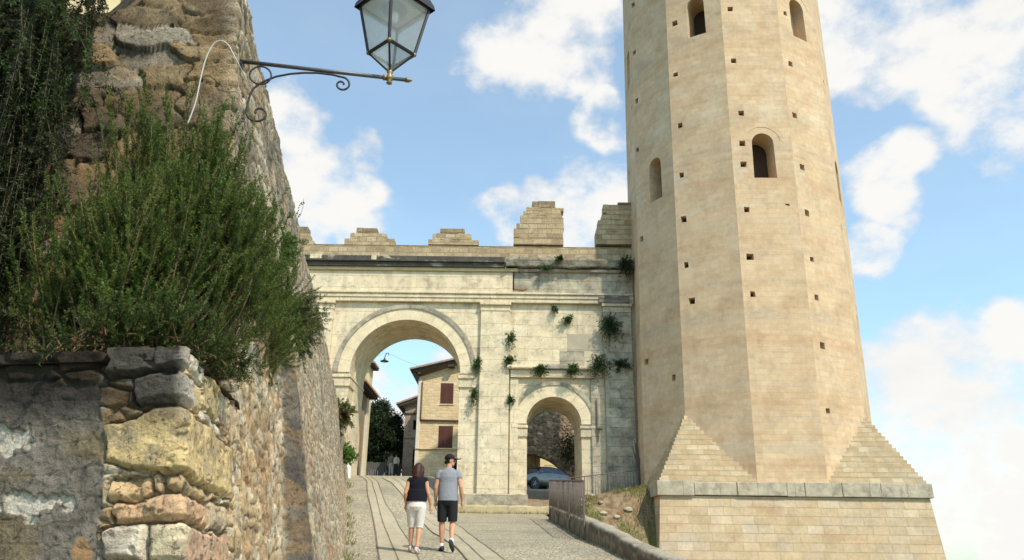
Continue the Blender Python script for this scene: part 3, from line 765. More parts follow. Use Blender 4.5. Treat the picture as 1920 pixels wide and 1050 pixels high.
cW = mottled(Sg, Zg, r1, r2, e1, 520); cWg = stone_cols(GREY, r1, r2, e1, Sg, Zg, (.24, .2, .14))
cG = stone_cols(GREY, q1, q2, e2, Sg, Zg, (.33, .28, .2)); cM = stone_cols(MOSS, p1, p2, e3, Sg, Zg, (.10, .08, .05), .05); cM = cM * (.40 + .72 * fbm(Sg * 5, Zg * 7, Sg * 0, 6, 96))[..., None]; cM = lerpc(cM, (.33, .25, .14), sst(.55, .68, fbm(Sg * 6, Zg * 9, Sg * 0, 5, 99)) * .6)
c = lerpc(cW, cWg, np.maximum(hi, 0)); c = lerpc(c, cG, far * .85)
c = lerpc(cM, c, sst(-.10, .08, Sg))
lich = sst(.56, .72, fbm(Sg * 2.4, Zg * 1.6, Sg * 0, 5, 90)) * (.3 + .6 * hi); c = lerpc(c, (.17, .15, .12), lich * .75 * sst(-.3, .1, Sg))
pale = sst(.6, .72, fbm(Sg * 5, Zg * 2.0, Sg * 0, 4, 91)); c = lerpc(c, (.52, .46, .36), pale * .45 * sst(-.2, .1, Sg))
rust = sst(.6, .75, fbm(Sg * 1.7, Zg * 2.5, Sg * 0, 4, 92)) * (1 - hi); c = lerpc(c, (.40, .22, .10), rust * .5)
Hs = (.016 * sst(0, .18, e1) + .012 * r2) * (1 - far) + (.014 * sst(0, .25, e2) + .01 * q2) * far
H = Hs * bl + (1 - bl) * (.03 * sst(0, .07, e3) + .05 * (p2 - .5) * sst(0, .05, e3)) + .032 * (fbm(Sg * 7, Zg * 10, Sg * 0, 6, 93) - .5) + .022 * np.abs(fbm(Sg * 12, Zg * 14, Sg * 0, 5, 95) - .5) + .02 * np.exp(-(Sg / .05) ** 2) - .075 * np.exp(-((Dg - 4.6) ** 2 / .12 + (Zg - 3.0) ** 2 / .16)) * bl + .09 * (fbm(Sg * 1.1, Zg * 1.1, Sg * 0, 3, 94) - .5) * bl
# dark quoined edge where the far stretch of wall steps out
ed = sst(6.15, 6.3, Dg) * sst(6.75, 6.5, Dg) * sst(2.1, 1.3, Zg)
c = lerpc(c, stone_cols([(.10, .085, .07), (.16, .10, .06), (.08, .075, .075), (.2, .13, .07)], q1, q2, e2, Sg, Zg, (.1, .08, .05)), ed * .85)
P = np.stack([Xp, Yp, Zg], -1) + N * H[..., None]
# top cap: one more row swept back over the top of the wall
capo = P[:, -1, :] + np.where((s > 0)[:, None], np.array([-.9, -.1, .05]), np.where((s > -1.0)[:, None], np.array([-.75, .6, .02]), np.array([-.05, .9, .03]))); capc = lerpc(c[:, -1, :], (.2, .17, .12), np.full(len(s), .5))
P = np.concatenate([P, capo[:, None, :]], 1); c = np.concatenate([c, capc[:, None, :]], 1)
o = mkq('upper_wall', wl(P.reshape(-1, 3)), grid_faces(len(s), nz + 1), M_stonevc, wall, True, c.reshape(-1, 3))
# end of the wall by the gate, earth back and planted terrace
MB().add(wl([(wall_x(33.2, 2) , 33.2, 1.8), (wall_x(33.2, 4.3), 33.2, 4.3), (-9.5, 33.2, 4.3), (-9.5, 33.2, 1.8)]), [(0, 1, 2, 3)]).build('wall_end', M_grey_plaster, wall)
tx = np.linspace(0, 1, 40); ty = np.linspace(0, 1, 30); TX, TY = np.meshgrid(tx, ty, indexing='ij')
Y = 2.74 + TY * 1.3; X = (-3.6) + (wall_x(Y, .69) + .02 + 3.6) * TX + 0 * TY
Y = Y + .174 * np.maximum(0, -(X + 1.2)) * (1 - TY)
Z = .685 + .10 * fbm(X * 5, Y * 5, X * 0, 4, 97) * sst(0, .2, TY) - .03
o = mkq('soil', wl(np.stack([X, Y, Z], -1).reshape(-1, 3)), grid_faces(40, 30), M_earth, wall, True, lerpc((.07, .05, .035), (.13, .10, .07), fbm(X * 9, Y * 9, X * 0, 3, 98)).reshape(-1, 3))
# soil slope behind the upper wall so that nothing is hollow
MB().add(wl([(-2.6, 4.8, 3.2), (-8.2, 33.0, 3.9), (-14, 33, 4.2), (-14, 4.6, 2.8), (-3.2, 4.6, 2.9)]), [(0, 1, 2, 3, 4)]).build('backfill', M_brownplaster, wall)

# ------------------------------------------------------------------ polygonal tower
TC = Vector((10.32, 33.8, 0)); TA = 4.8; LEAN = .0155
tower = empty('tower', (TC.x, TC.y, -4), 'tall twelve sided stone tower with putlog holes on a square plinth', 'tower')
def tl(p): return (p[0] - TC.x, p[1] - TC.y, p[2] + 4)
HOLES = {-2: [(-1.1, 26.42), (-1.13, 23.54), (-1.05, 20.74), (-1.1, 18.09), (-1.0, 13.5), (-.94, 7.82), (.72, 6.82)],
         -1: [(-.89, 23.54), (-.97, 20.75), (-.89, 18.08), (-.93, 15.63), (-.94, 13.53), (-.93, 11.44), (-.78, 9.84)],
         0: [(-.87, 23.51), (-.89, 20.73), (-.75, 18.07), (-.81, 16.58), (-.84, 15.59), (-.85, 13.5), (-.88, 11.42), (-.89, 9.84), (.84, 13.75)],
         1: [(-.79, 23.51), (-.80, 20.77), (-.9, 18.1), (-.78, 15.62), (-.8, 13.5), (-.82, 11.43), (-.78, 9.8), (-.75, 7.83), (-.85, 5.27)],
         2: [(-.8, 20.8), (-.85, 13.5), (.7, 9.8)], -3: [(.8, 20.8), (-.7, 18.0)], 3: [(.3, 18.1)], 4: [(.1, 13.5)], 5: [(.2, 20.8)], 6: [(-.3, 15.6)], 7: [(.3, 11.4)], -4: [(.5, 23.5)]}
WINS = {-1: [(.12, 22.5, .80, 2.1, 1.1)], 0: [(.05, 14.97, .92, 2.12, 1.0)], -2: [(.08, 15.0, .80, 2.1, .9)], 1: [(.03, 22.45, .92, 2.15, .6)], 2: [(.05, 15.0, .9, 2.1, .66)], -3: [(.0, 22.5, .8, 2.1, .4)], 4: [(0, 15, .9, 2.1, .5)], 6: [(0, 22.5, .9, 2.1, .5)]}
ZB, ZT = 2.55, 29.5
hw = TA * math.tan(R(15))
shaft_parts = []
M_hole = plain('putlog_shadow', (.06, .042, .028), .95)
for k in range(-5, 7):
    a = R(30 * k); nv = Vector((math.sin(a), -math.cos(a), 0)); tv = Vector((math.cos(a), math.sin(a), 0))
    def to3(u, z, nv=nv, tv=tv):
        p = TC + nv * TA + tv * u; return (p.x + LEAN * (z - 2.6) - TC.x, p.y - TC.y, z + 4)
    holes = []; deps = []
    for u, z in HOLES.get(k, []):
        hw_, hh_ = random.uniform(.10, .135), random.uniform(.105, .145)
        if (k, z) == (0, 13.75): hw_, hh_ = .09, .05
        j = lambda: random.uniform(-.02, .02)
        holes.append([(u - hw_ + j(), z - hh_ + j()), (u + hw_ + j(), z - hh_ + j()), (u + hw_ + j(), z + hh_ + j()), (u - hw_ + j(), z + hh_ + j())]); deps.append(.35)
    for u, z, w_, h_, d_ in WINS.get(k, []):
        r_ = w_ / 2; arc = [(u + r_ * math.cos(t), z + h_ - r_ + r_ * math.sin(t)) for t in np.linspace(0, PI, 13)]
        holes.append([(u - r_ - .02, z), (u + r_ + .02, z)] + arc); deps.append(d_)
    if k < 0 or k > 3: topz = [ZT, ZT]
    outer = [(-hw, ZB), (hw, ZB), (hw, ZT + random.uniform(-.3, .3)), (.3, ZT + random.uniform(-.5, .5)), (-hw, ZT)]
    shaft_parts.append((outer, holes, to3, tuple(-nv), deps))
bm_all = bmesh.new()
me = bpy.data.meshes.new('shaft')
tmp = []
for outer, holes, to3, dd, deps in shaft_parts:
    o = panel(outer, holes, to3, dd, 'shaft', M_tower, None, depth=deps, hole_mat=M_hole)
    tmp.append(o)
bmj = bmesh.new(); uvj = bmj.loops.layers.uv.new('UVMap')
for o in tmp:
    b2 = bmesh.new(); b2.from_mesh(o.data); ul = b2.loops.layers.uv.active
    mp = {}
    for v in b2.verts: mp[v] = bmj.verts.new(v.co)
    for f in b2.faces:
        try: nf = bmj.faces.new([mp[v] for v in f.verts])
        except ValueError: continue
        nf.material_index = f.material_index
        for l1, l2 in zip(f.loops, nf.loops): l2[uvj].uv = l1[ul].uv
    b2.free(); m_ = o.data; bpy.data.objects.remove(o); bpy.data.meshes.remove(m_)
bmj.to_mesh(me); bmj.free(); me.update()
shaft = finish(me, 'shaft', M_tower, tower, False); me.materials.append(M_hole)
bpy.data.meshes.remove(me) if False else None
bm_all.free()
# flat ring roof so the crown is closed
V = [TC + Vector((math.sin(R(15 + 30 * k)), -math.cos(R(15 + 30 * k)), 0)) * 4.85 for k in range(12)]
MB().add([tl((p.x + LEAN * 26, p.y, 28.6)) for p in V], [tuple(range(12))]).build('roof_slab', M_tower, tower)
# arched voussoir trim over the two big windows of the near faces
for k, u, z, w_, h_ in ((0, .05, 14.97, .92, 2.12), (1, .03, 22.45, .92, 2.15)):
    a = R(30 * k); nv = Vector((math.sin(a), -math.cos(a), 0)); tv = Vector((math.cos(a), math.sin(a), 0))
    m = MB(); n = 14; V = []
    for r_ in (w_ / 2 + .30, w_ / 2 + .36):
        for i in range(n + 1):
            t = PI * (.05 + .9 * i / n); uu, zz = u + r_ * math.cos(t), z + h_ - w_ / 2 + r_ * math.sin(t)
            for d in (-.03, .012):
                p = TC + nv * (TA + d) + tv * uu; V.append((p.x + LEAN * (zz - 2.6) - TC.x, p.y - TC.y, zz + 4))
    F = []
    for i in range(n):
        for q in ((0, 1), ):
            a0 = i * 2; b0 = (n + 1) * 2 + i * 2
            F += [(a0 + 1, a0 + 3, b0 + 3, b0 + 1), (a0, a0 + 1, a0 + 3, a0 + 2)[::-1], (b0, b0 + 1, b0 + 3, b0 + 2)]
    m.add(V, F).build('window_arch', M_tower, tower)
# plinth: battered square block, ledge slabs and stepped corner spurs
b0 = 4.86; bz0, bz1 = -5.0, 2.08; bt = .075
def sq(h): return [(-h, -h), (h, -h), (h, h), (-h, h)]
lo, hi_ = b0 + bt * (bz1 - bz0), b0 + .02
mb = MB(); mb.add([(x, y, bz0 + 4) for x, y in sq(lo)] + [(x, y, bz1 + 4) for x, y in sq(hi_)], [(0, 1, 5, 4), (1, 2, 6, 5), (2, 3, 7, 6), (3, 0, 4, 7), (4, 5, 6, 7)])
mb.build('plinth', M_base, tower)
L = b0 + .13
xs = [-L, -L + 1.35, -L + 2.9, -L + 4.7, -L + 5.35, -L + 6.7, -L + 8.1, L]
for i in range(7):
    mb = MB(); mb.box(xs[i] + .006, xs[i + 1] - .006, -L + random.uniform(-.015, .02), -L + 1.2, bz1 + 4 + .01 + random.uniform(-.015, .015), 2.58 + 4 + random.uniform(-.03, .03))
    mb.build('ledge_slab', M_ledge, tower, bev=.025, seg=2)
for sx in (-1, 1):
    for i in range(5):
        y0 = -L + 1.2 + i * (2 * L - 1.2) / 5; y1 = y0 + (2 * L - 1.2) / 5 - .012
        x0_, x1_ = (-L, -L + 1.2) if sx < 0 else (L - 1.2, L)
        mb = MB(); mb.box(x0_, x1_, y0 + .006, y1, bz1 + 4 + .01, 2.57 + 4); mb.build('ledge_slab', M_ledge, tower, bev=.025)
for sx in (-1, 1):
    for sy in (-1, 1):
        ap = Vector((4.97 * math.sin(R(45)) * sx, 4.97 * math.cos(R(45)) * sy, 0)); cn = Vector((b0 * sx, b0 * sy, 0))
        f1 = Vector((hw * sx, TA * sy, 0)); f2 = Vector((TA * sx, hw * sy, 0))
        mb = MB(); ns = 17; zb, ztp = 2.56, 5.2
        for i in range(ns):
            t = i / ns; z0_ = zb + (ztp - zb) * i / ns; z1_ = zb + (ztp - zb) * (i + 1) / ns + .0
            t2 = t + random.uniform(-.012, .012)
            q = [cn.lerp(ap, t2), f1.lerp(ap, t2 * 1.0), ap * .97, f2.lerp(ap, t2)]
            q[1] = q[1] * .995; q[3] = q[3] * .995
            poly = [(p.x + LEAN * (z0_ - 2.6), p.y) for p in q]
            n_ = len(poly)
            mb.add([(x, y, z0_ + 4) for x, y in poly] + [(x, y, z1_ + 4) for x, y in poly], [(4, 5, 6, 7)] + [(j, (j + 1) % 4, 4 + (j + 1) % 4, 4 + j) for j in range(4)])
        mb.build('corner_spur', M_spur, tower)

# ------------------------------------------------------------------ Roman city gate
GY0 = 34.0
gate = empty('city_gate', (-1.0, 34, 1.5), 'pale Roman stone gate with one large and one small arch and stepped battlements', 'gate')
GI = Vector((1.0, -34, -1.5))
def gl(p): return (p[0] + GI.x, p[1] + GI.y, p[2] + GI.z)
class GB(MB):
    def build(s, name, mat, parent=gate, **k):
        s.v = [gl(p) for p in s.v]; return MB.build(s, name, mat, parent, **k)
A1 = (-4.74, 7.6, 2.47); A2 = (1.91, 5.40, 1.2)
def arch_notch(c, zb, r=None, n=40):
    r = r or c[2]
    return [(c[0] - r, zb)] + [(c[0] - r * math.cos(t), c[1] + r * math.sin(t)) for t in np.linspace(0, PI, n)] + [(c[0] + r, zb)]
def gate_slab(y0, y1, dr, name, mat, x0=-15, x1=5.9, zt=12.45):
    o = [(x0, .4)] + arch_notch(A1, .4, A1[2] - dr) + arch_notch(A2, .4, A2[2] - dr) + [(x1, .4), (x1, zt), (x0, zt)]
    bm = bmesh.new(); vs = [bm.verts.new(gl((x, y0, z))) for x, z in o]; vb = [bm.verts.new(gl((x, y1, z))) for x, z in o]
    n = len(o)
    es = [bm.edges.new((vs[i], vs[(i + 1) % n])) for i in range(n)]; bmesh.ops.triangle_fill(bm, use_beauty=True, edges=es)
    es = [bm.edges.new((vb[i], vb[(i + 1) % n])) for i in range(n)]; bmesh.ops.triangle_fill(bm, use_beauty=True, edges=es)
    for i in range(n): bm.faces.new((vs[i], vs[(i + 1) % n], vb[(i + 1) % n], vb[i]))
    return bm_obj(name, bm, mat, gate)
gate_slab(GY0, 35.05, 0, 'wall', M_gate)
gate_slab(35.06, 37.2, .05, 'rear_wall', M_gate, zt=12.44)
def arc_uv_ring(name, c, r0, r1, y0, y1, mat, n=48, z_leg=0):
    """archivolt ring with radial joints"""
    V = []; ts = np.linspace(0, PI, n + 1)
    for t in ts:
        for r, y in ((r0, y1), (r0, y0), (r1, y0), (r1, y1)):
            V.append(gl((c[0] - r * math.cos(t), y, c[1] + r * math.sin(t))))
    F = []; UV = []
    rm = (r0 + r1) / 2
    for i in range(n):
        for j in (0, 1, 2):
            a = i * 4 + j; b = (i + 1) * 4 + j
            F.append((a, b, b + 1, a + 1)); u0, u1 = ts[i] * rm, ts[i + 1] * rm
            v0, v1 = [(-.3, 0), (0, r1 - r0), (r1 - r0, r1 - r0 + .1)][j]
            UV.append([(u0, 1 + v0), (u1, 1 + v0), (u1, 1 + v1), (u0, 1 + v1)])
    me = bpy.data.meshes.new(name); me.from_pydata(V, [], F); me.update()
    ul = me.uv_layers.new(name='UVMap'); k = 0
    for q in UV:
        for p in q: ul.data[k].uv = p; k += 1
    return finish(me, name, mat, gate, False)
arc_uv_ring('archivolt', A1, 2.475, 3.0, 33.955, 34.02, M_vouss)
arc_uv_ring('archivolt_lip', A1, 3.0, 3.2, 33.90, 34.02, M_gate3)
arc_uv_ring('archivolt', A2, 1.205, 1.72, 33.955, 34.02, M_vouss, 32)
arc_uv_ring('archivolt_lip', A2, 1.72, 1.88, 33.91, 34.02, M_gate3, 32)
# imposts
for x0_, x1_, z in ((-8.0, A1[0] - A1[2] + .09, 7.35), (A1[0] + A1[2] - .09, -1.62, 7.35)):
    GB().box(x0_, x1_, 33.86, 37.22, z + .0, z + .14).build('impost', M_gate2, bev=.02)
    GB().box(x0_ + .03, x1_ - .03, 33.92, 37.215, z - .38, z - .004).build('impost_band', M_gate2, bev=.015)
for x0_, x1_, z in ((A2[0] - A2[2] - .66, A2[0] - A2[2] + .07, 5.2), (A2[0] + A2[2] - .07, A2[0] + A2[2] + .75, 5.2)):
    GB().box(x0_, x1_, 33.88, 37.22, z, z + .13).build('impost', M_gate2, bev=.02)
    GB().box(x0_ + .03, x1_ - .03, 33.93, 37.215, z - .36, z - .004).build('impost_band', M_gate2, bev=.012)
# pilasters with moulded heads
for x0_, x1_, zb_ in ((-9.55, -8.1, 2.6), (-1.44, -.04, 2.38), (4.15, 5.5, 2.2)):
    GB().box(x0_ + .04, x1_ - .04, 33.82, 34.03, zb_, 10.5).build('pilaster', M_gate if x0_ < 3 else M_gate3, bev=.012)
    GB().box(x0_ + .02, x1_ - .02, 33.80, 34.03, 10.504, 10.62).build('pilaster_head', M_gate2, bev=.012)
    GB().box(x0_ + .03, x1_ - .03, 33.81, 34.03, 10.624, 10.76).build('pilaster_head', M_gate2, bev=.012)
    GB().box(x0_ - .02, x1_ + .02, 33.72, 34.03, 10.764, 10.90).build('pilaster_head', M_gate2, bev=.02)
# slim shafts either side of the small arch
for x0_, x1_ in ((-.02, .34), (3.55, 3.9)):
    GB().box(x0_, x1_, 33.90, 34.03, 2.3, 7.40).build('pilaster_strip', M_gate if x0_ < 1 else M_gate3, bev=.01)
# entablature, stepping forward
GB().box(-15, 5.6, 33.80, 34.04, 10.904, 11.09).build('architrave', M_gate2, bev=.012)
GB().box(-15, 5.6, 33.76, 34.04, 11.094, 11.27).build('architrave', M_gate2, bev=.012)
GB().box(-15, 5.6, 33.70, 34.04, 11.274, 11.38).build('architrave', M_gate2, bev=.02)
GB().box(-15, .05, 33.84, 34.04, 11.384, 12.396).build('frieze', M_gate, bev=.01)
GB().box(.07, 5.62, 33.85, 34.04, 11.384, 12.394).build('frieze', M_gate3, bev=.01)
GB().box(-15, .3, 33.72, 35.0, 12.40, 12.56).build('cornice_band', M_band, bev=.02)
GB().box(.31, 5.62, 33.72, 35.0, 12.40, 12.555).build('cornice_band', M_gate3, bev=.03)
GB().box(-15, -.32, 33.62, 35.2, 12.565, 12.765).build('cornice', M_crust, bev=.035, seg=2)
GB().box(-15, -.35, 33.50, 35.2, 12.77, 13.04).build('cornice', M_crust, bev=.03, seg=2)
# broken right stretch of the cornice: rough displaced block
def rough_block(name, x0_, x1_, y0, y1, z0_, z1_, mat, amp, step=.09, parent=gate, loc=gl, seed=0):
    nx = max(3, int((x1_ - x0_) / step)); 
    prof = []
    for a, b, n_ in (((y1, z1_), (y0, z1_), max(2, int((y1 - y0) / step))), ((y0, z1_), (y0, z0_), max(2, int((z1_ - z0_) / step))), ((y0, z0_), (y1, z0_), max(2, int((y1 - y0) / step)))):
        for i in range(n_): prof.append((a[0] + (b[0] - a[0]) * i / n_, a[1] + (b[1] - a[1]) * i / n_))
    prof.append((y1, z0_)); prof = np.array(prof)
    X, I = np.meshgrid(np.linspace(x0_, x1_, nx), np.arange(len(prof)), indexing='ij')
    Y = prof[I, 0]; Z = prof[I, 1]
    d = (fbm(X * 2.3, Y * 2.3 + seed, Z * 2.3, 5, seed) - .5) * amp * 2
    cy, cz = (y0 + y1) / 2, (z0_ + z1_) / 2
    fr = (Y < y1 - .02)
    Y2 = Y + np.where(fr, np.abs(d) * .9 * (Y < y0 + .01) + 0, 0); Z2 = Z + d * fr * np.where(np.abs(Z - cz) > (z1_ - z0_) * .45, 1, .2)
    V = np.array([loc(p) for p in np.stack([X, Y2, Z2], -1).reshape(-1, 3)])
    return mkq(name, V, grid_faces(nx, len(prof)), mat, parent, False, None, True)
rough_block('cornice', -.30, 5.7, 33.52, 35.2, 12.57, 13.02, M_crust2, .20, .08, seed=5)
rough_block('architrave_break', 4.0, 5.4, 33.71, 34.02, 10.95, 11.25, M_crust2, .12, .07, seed=8)
# chips: missing corner of the frieze, pale patch blocks in the cornice
GB().box(.06, .10, 33.80, 33.845, 11.55, 12.40).build('crack', M_dark)
GB().prism([(.08, 11.58), (.55, 11.52), (.70, 11.60), (.35, 11.70), (.08, 11.70)], 33.80, 33.846).build('broken_slot', M_brownplaster)
GB().box(-9.4, -8.85, 33.485, 33.7, 12.84, 13.06).build('patch_block', M_gate2, bev=.02)
GB().box(-6.55, -6.3, 33.485, 33.7, 12.81, 13.03).build('patch_block', M_gate2, bev=.02)
rough_block('patch_block', -6.25, -5.2, 33.48, 33.7, 12.87, 13.05, M_gate3, .06, .06, seed=21)
# small entablature over the small arch
GB().box(-.02, 3.7, 33.82, 34.03, 7.43, 7.78).build('small_entablature', M_gate2, bev=.015)
rough_block('small_cornice', -.16, 1.35, 33.66, 34.02, 7.784, 7.95, M_gate2, .03, .06, seed=31)
rough_block('small_cornice', 1.37, 2.75, 33.70, 34.02, 7.784, 8.02, M_gate3, .09, .06, seed=32)
rough_block('small_cornice', 2.77, 3.78, 33.66, 34.02, 7.784, 7.95, M_gate2, .03, .06, seed=33)
# rough footing and kerb
rough_block('footing', -2.15, .78, 33.66, 34.02, 1.2, 2.40, M_gate3, .10, .08, seed=41)
rough_block('kerb', -2.2, 1.75, 33.35, 34.03, 1.2, 1.92, M_band, .08, .07, seed=42)
# chiselled repair blocks on the face, slightly sunk or proud
GB().box(2.55, 4.15, 33.985, 34.02, 8.75, 9.5).build('repair_block', M_grey_plaster, bev=.008)
GB().box(2.2, 3.3, 33.975, 34.02, 8.0, 8.72).build('repair_block', M_gate3, bev=.008)
# parapet with stepped merlons
GB().box(-15, 5.8, 34.15, 34.75, 13.0, 13.78).build('parapet', M_parapet, bev=.015)
GB().box(-15, 5.8, 34.145, 34.755, 13.782, 13.83).build('parapet_coping', M_captop, bev=.012)
def px(x): return -9.63 + (x - 580) * .0253
def pz(y, x=0): return 13.82 + (455 - y + (x - 700) * .0135) * .0288
def merlon(rows, label=None):
    m = GB(); c = GB()
    for i, (x0_, x1_, yb, yt) in enumerate(rows):
        xm = (x0_ + x1_) / 2
        tgt = c if i == len(rows) - 1 else m
        a_, b_ = px(x0_), px(x1_); nb = max(1, int((b_ - a_) / .42)); cut = [a_] + sorted(a_ + (b_ - a_) * (j + random.uniform(.3, .7)) / nb for j in range(nb - 1)) + [b_]
        for j in range(nb):
            e0 = random.uniform(-.035, .03) if j == 0 else 0; e1_ = random.uniform(-.03, .035) if j == nb - 1 else 0
            tgt.box(cut[j] + e0 + .0, cut[j + 1] + e1_ - .0, 34.14 + random.uniform(0, .014), 34.77 - random.uniform(0, .03), pz(yb, xm) - .0, pz(yt, xm) + random.uniform(-.02, .015))
    o = m.build('merlon', M_parapet, bev=.007); c.build('merlon_cap', M_captop, o, bev=.018)
    return o
merlon([(520, 585, 455, 447), (520, 578, 447, 434), (520, 571, 434, 422)])
merlon([(644, 738, 455, 444), (655, 721, 444, 434), (666, 703, 434, 424.5)])
merlon([(803, 896, 455, 446), (810, 881, 446, 435), (823, 870, 435, 425.5)])
merlon([(963, 1057, 455, 443), (963, 1056, 443, 427), (969, 1057, 427, 418), (975, 1056, 418, 406), (976, 1055, 406, 402), (981, 1054, 402, 394), (987, 1056.5, 394, 388), (998, 1043, 388, 376)])
merlon([(1119, 1192, 455, 432), (1121, 1192, 432, 421), (1122.5, 1192, 421, 411), (1131, 1192, 411, 401), (1139, 1192, 401, 398), (1135, 1192, 398, 383), (1163, 1192, 383, 379)])

# ------------------------------------------------------------------ houses beyond the arch
def house_root(name, loc, label, cat='house', group=None):
    e_ = empty(name, loc, label, cat, group); e_['o'] = 0; del e_['o']; return e_
class HB(MB):
    def __init__(s, root): super().__init__(); s.r = root
    def build(s, name, mat, parent=None, **k):
        l = s.r.location; s.v = [(p[0] - l.x, p[1] - l.y, p[2] - l.z) for p in s.v]; return MB.build(s, name, mat, parent or s.r, **k)
h1 = house_root('stone_house', (-3, 54, 3.6), 'tan stone house with two brown shuttered windows seen through the large arch')
def hl(p, r=h1): return (p[0] - r.location.x, p[1] - r.location.y, p[2] - r.location.z)
HX0, HX1 = -6.26, 2.0
# front gable wall with window recesses
W = [(-4.76, -3.88, 9.53, 10.95), (-4.78, -3.82, 6.60, 8.05)]
outer = [(HX0, 3.2), (HX1, 3.2), (HX1, 11.2), (-2.2, 12.75), (HX0, 11.35)]
panel(outer, [[(a, c), (b, c), (b, d), (a, d)] for a, b, c, d in W], lambda x, z: hl((x, 52, z)), (0, 1, 0), 'wall', M_house, h1, depth=.12)
HB(h1).add([(HX0, 52, 3.2), (HX0, 60.5, 3.2), (HX0, 60.5, 11.35), (HX0, 52, 11.35)], [(0, 1, 2, 3)]).build('side_wall', M_house)
HB(h1).box(HX0 - .02, HX0 + .22, 51.965, 52.05, 4.0, 11.2).build('corner_strip', M_plaster_w, bev=.01)
for a, b, c, d in W:
    f = HB(h1).box(a - .03, b + .03, 51.95, 52.06, c - .08, c).build('sill', M_house, bev=.01)
    sh = None
    mid = (a + b) / 2
    for q0, q1 in ((a + .02, mid - .01), (mid + .01, b - .02)):
        sh = HB(h1); sh.box(q0, q1, 52.035, 52.075, c + .02, d - .02)
        for i in range(16):
            zz = c + .1 + i * (d - c - .2) / 16
            sh.box(q0 + .06, q1 - .06, 52.018, 52.04, zz, zz + (d - c - .2) / 22)
        sh.build('shutter', M_shutter)
HB(h1).box(HX0 + .25, HX1, 51.93, 52.05, 8.36, 8.44).build('string_course', M_pipe, bev=.01)
HB(h1).box(HX0, HX1, 51.90, 52.05, 6.50, 6.58).build('string_course', M_house, bev=.01)
HB(h1).tube([(-6.0, 51.92, 11.0), (-6.0, 51.92, 8.5), (-5.9, 51.9, 8.42), (-3.0, 51.9, 8.40)], .05).build('drain_pipe', M_pipe, smooth=True)
# door at the foot of the wall
dr = HB(h1).box(-3.95, -3.30, 51.94, 52.05, 3.9, 5.9).build('door', M_dark, bev=.02)
HB(h1).tube([(-3.4, 51.93, 4.9), (-3.4, 51.9, 4.9), (-3.44, 51.9, 4.9)], .012).build('handle', M_brass, dr)
def tile_roof(root, x0_, z0_, x1_, z1_, y0, y1, th, mat, name='roof'):
    """sloping slab with rows of half round tiles running down the slope"""
    m = HB(root)
    m.add([(x0_, y0, z0_), (x1_, y0, z1_), (x1_, y1, z1_), (x0_, y1, z0_), (x0_, y0, z0_ - th), (x1_, y0, z1_ - th), (x1_, y1, z1_ - th), (x0_, y1, z0_ - th)],
          [(0, 1, 2, 3), (4, 7, 6, 5), (0, 4, 5, 1), (1, 5, 6, 2), (2, 6, 7, 3), (3, 7, 4, 0)])
    n = int((y1 - y0) / .24); N_ = 5
    for i in range(n):
        yc = y0 + (i + .5) * (y1 - y0) / n
        V = []
        for x, z in ((x0_ - .03, z0_), (x1_, z1_)):
            for j in range(N_ + 1):
                t = PI * j / N_; V.append((x, yc - .10 * math.cos(t), z + .005 + .075 * math.sin(t)))
        m.add(V, [(j, j + 1, N_ + 2 + j, N_ + 1 + j) for j in range(N_)] + [tuple(range(N_ + 1))])
    return m.build(name, mat)
tile_roof(h1, -6.85, 11.80, -2.1, 12.98, 51.35, 60.5, .07, M_tile)
tile_roof(h1, 2.6, 11.55, -2.1, 12.98, 51.35, 60.5, .07, M_tile)
mr_ = HB(h1)
mr_.add([(-6.75, 51.5, 11.70), (-2.15, 51.5, 12.86), (-2.15, 51.5, 12.70), (-6.75, 51.5, 11.54), (-6.75, 51.62, 11.70), (-2.15, 51.62, 12.86), (-2.15, 51.62, 12.70), (-6.75, 51.62, 11.54)], [(0, 1, 2, 3), (4, 7, 6, 5), (3, 2, 6, 7), (0, 3, 7, 4), (0, 4, 5, 1)])
mr_.build('barge_board', M_timber)
HB(h1).add([(-6.8, 51.4, 11.72), (-6.26, 51.4, 11.3), (-6.26, 60.4, 11.3), (-6.8, 60.4, 11.72)], [(0, 1, 2, 3)]).build('eave_soffit', M_timber)
HB(h1).box(-4.25, -3.85, 51.42, 52, 11.98, 12.14).build('rafter_end', M_timber)
HB(h1).box(-6.3, -6.1, 51.42, 52, 11.44, 11.6).build('rafter_end', M_timber)

h2 = house_root('lower_house', (-7, 61, 4.6), 'narrow pink brown house with a small dark window behind the tan house')
panel([(-8.27, 4.2), (-5.2, 4.2), (-5.2, 12.2), (-8.27, 10.85)], [[(-7.6, 9.1), (-7.1, 9.1), (-7.1, 9.85), (-7.6, 9.85)], [(-7.5, 5.4), (-7.1, 5.4), (-7.1, 7.6), (-7.5, 7.6)]],
      lambda x, z: hl((x, 60.8, z), h2), (0, 1, 0), 'wall', M_house_pink, h2, depth=.35, hole_mat=M_dark)
HB(h2).add([(-8.27, 60.8, 4.2), (-8.27, 68, 4.2), (-8.27, 68, 10.85), (-8.27, 60.8, 10.85)], [(0, 1, 2, 3)]).build('side_wall', M_house_pink)
HB(h2).box(-8.3, -5.3, 60.72, 60.82, 10.3, 10.4).build('string_course', M_timber)
HB(h2).box(-8.3, -5.3, 60.74, 60.82, 8.42, 8.5).build('string_course', M_brownplaster)
tile_roof(h2, -8.95, 11.05, -5.0, 12.55, 60.3, 68, .08, M_tile)
HB(h2).add([(-8.85, 60.35, 10.98), (-8.27, 60.35, 10.7), (-8.27, 67.9, 10.7), (-8.85, 67.9, 10.98)], [(0, 1, 2, 3)]).build('eave_soffit', M_timber)
HB(h2).add([(-8.85, 60.38, 10.98), (-5.1, 60.38, 12.4), (-5.1, 60.38, 12.2), (-8.85, 60.38, 10.78)], [(0, 1, 2, 3)]).build('barge_board', M_timber)

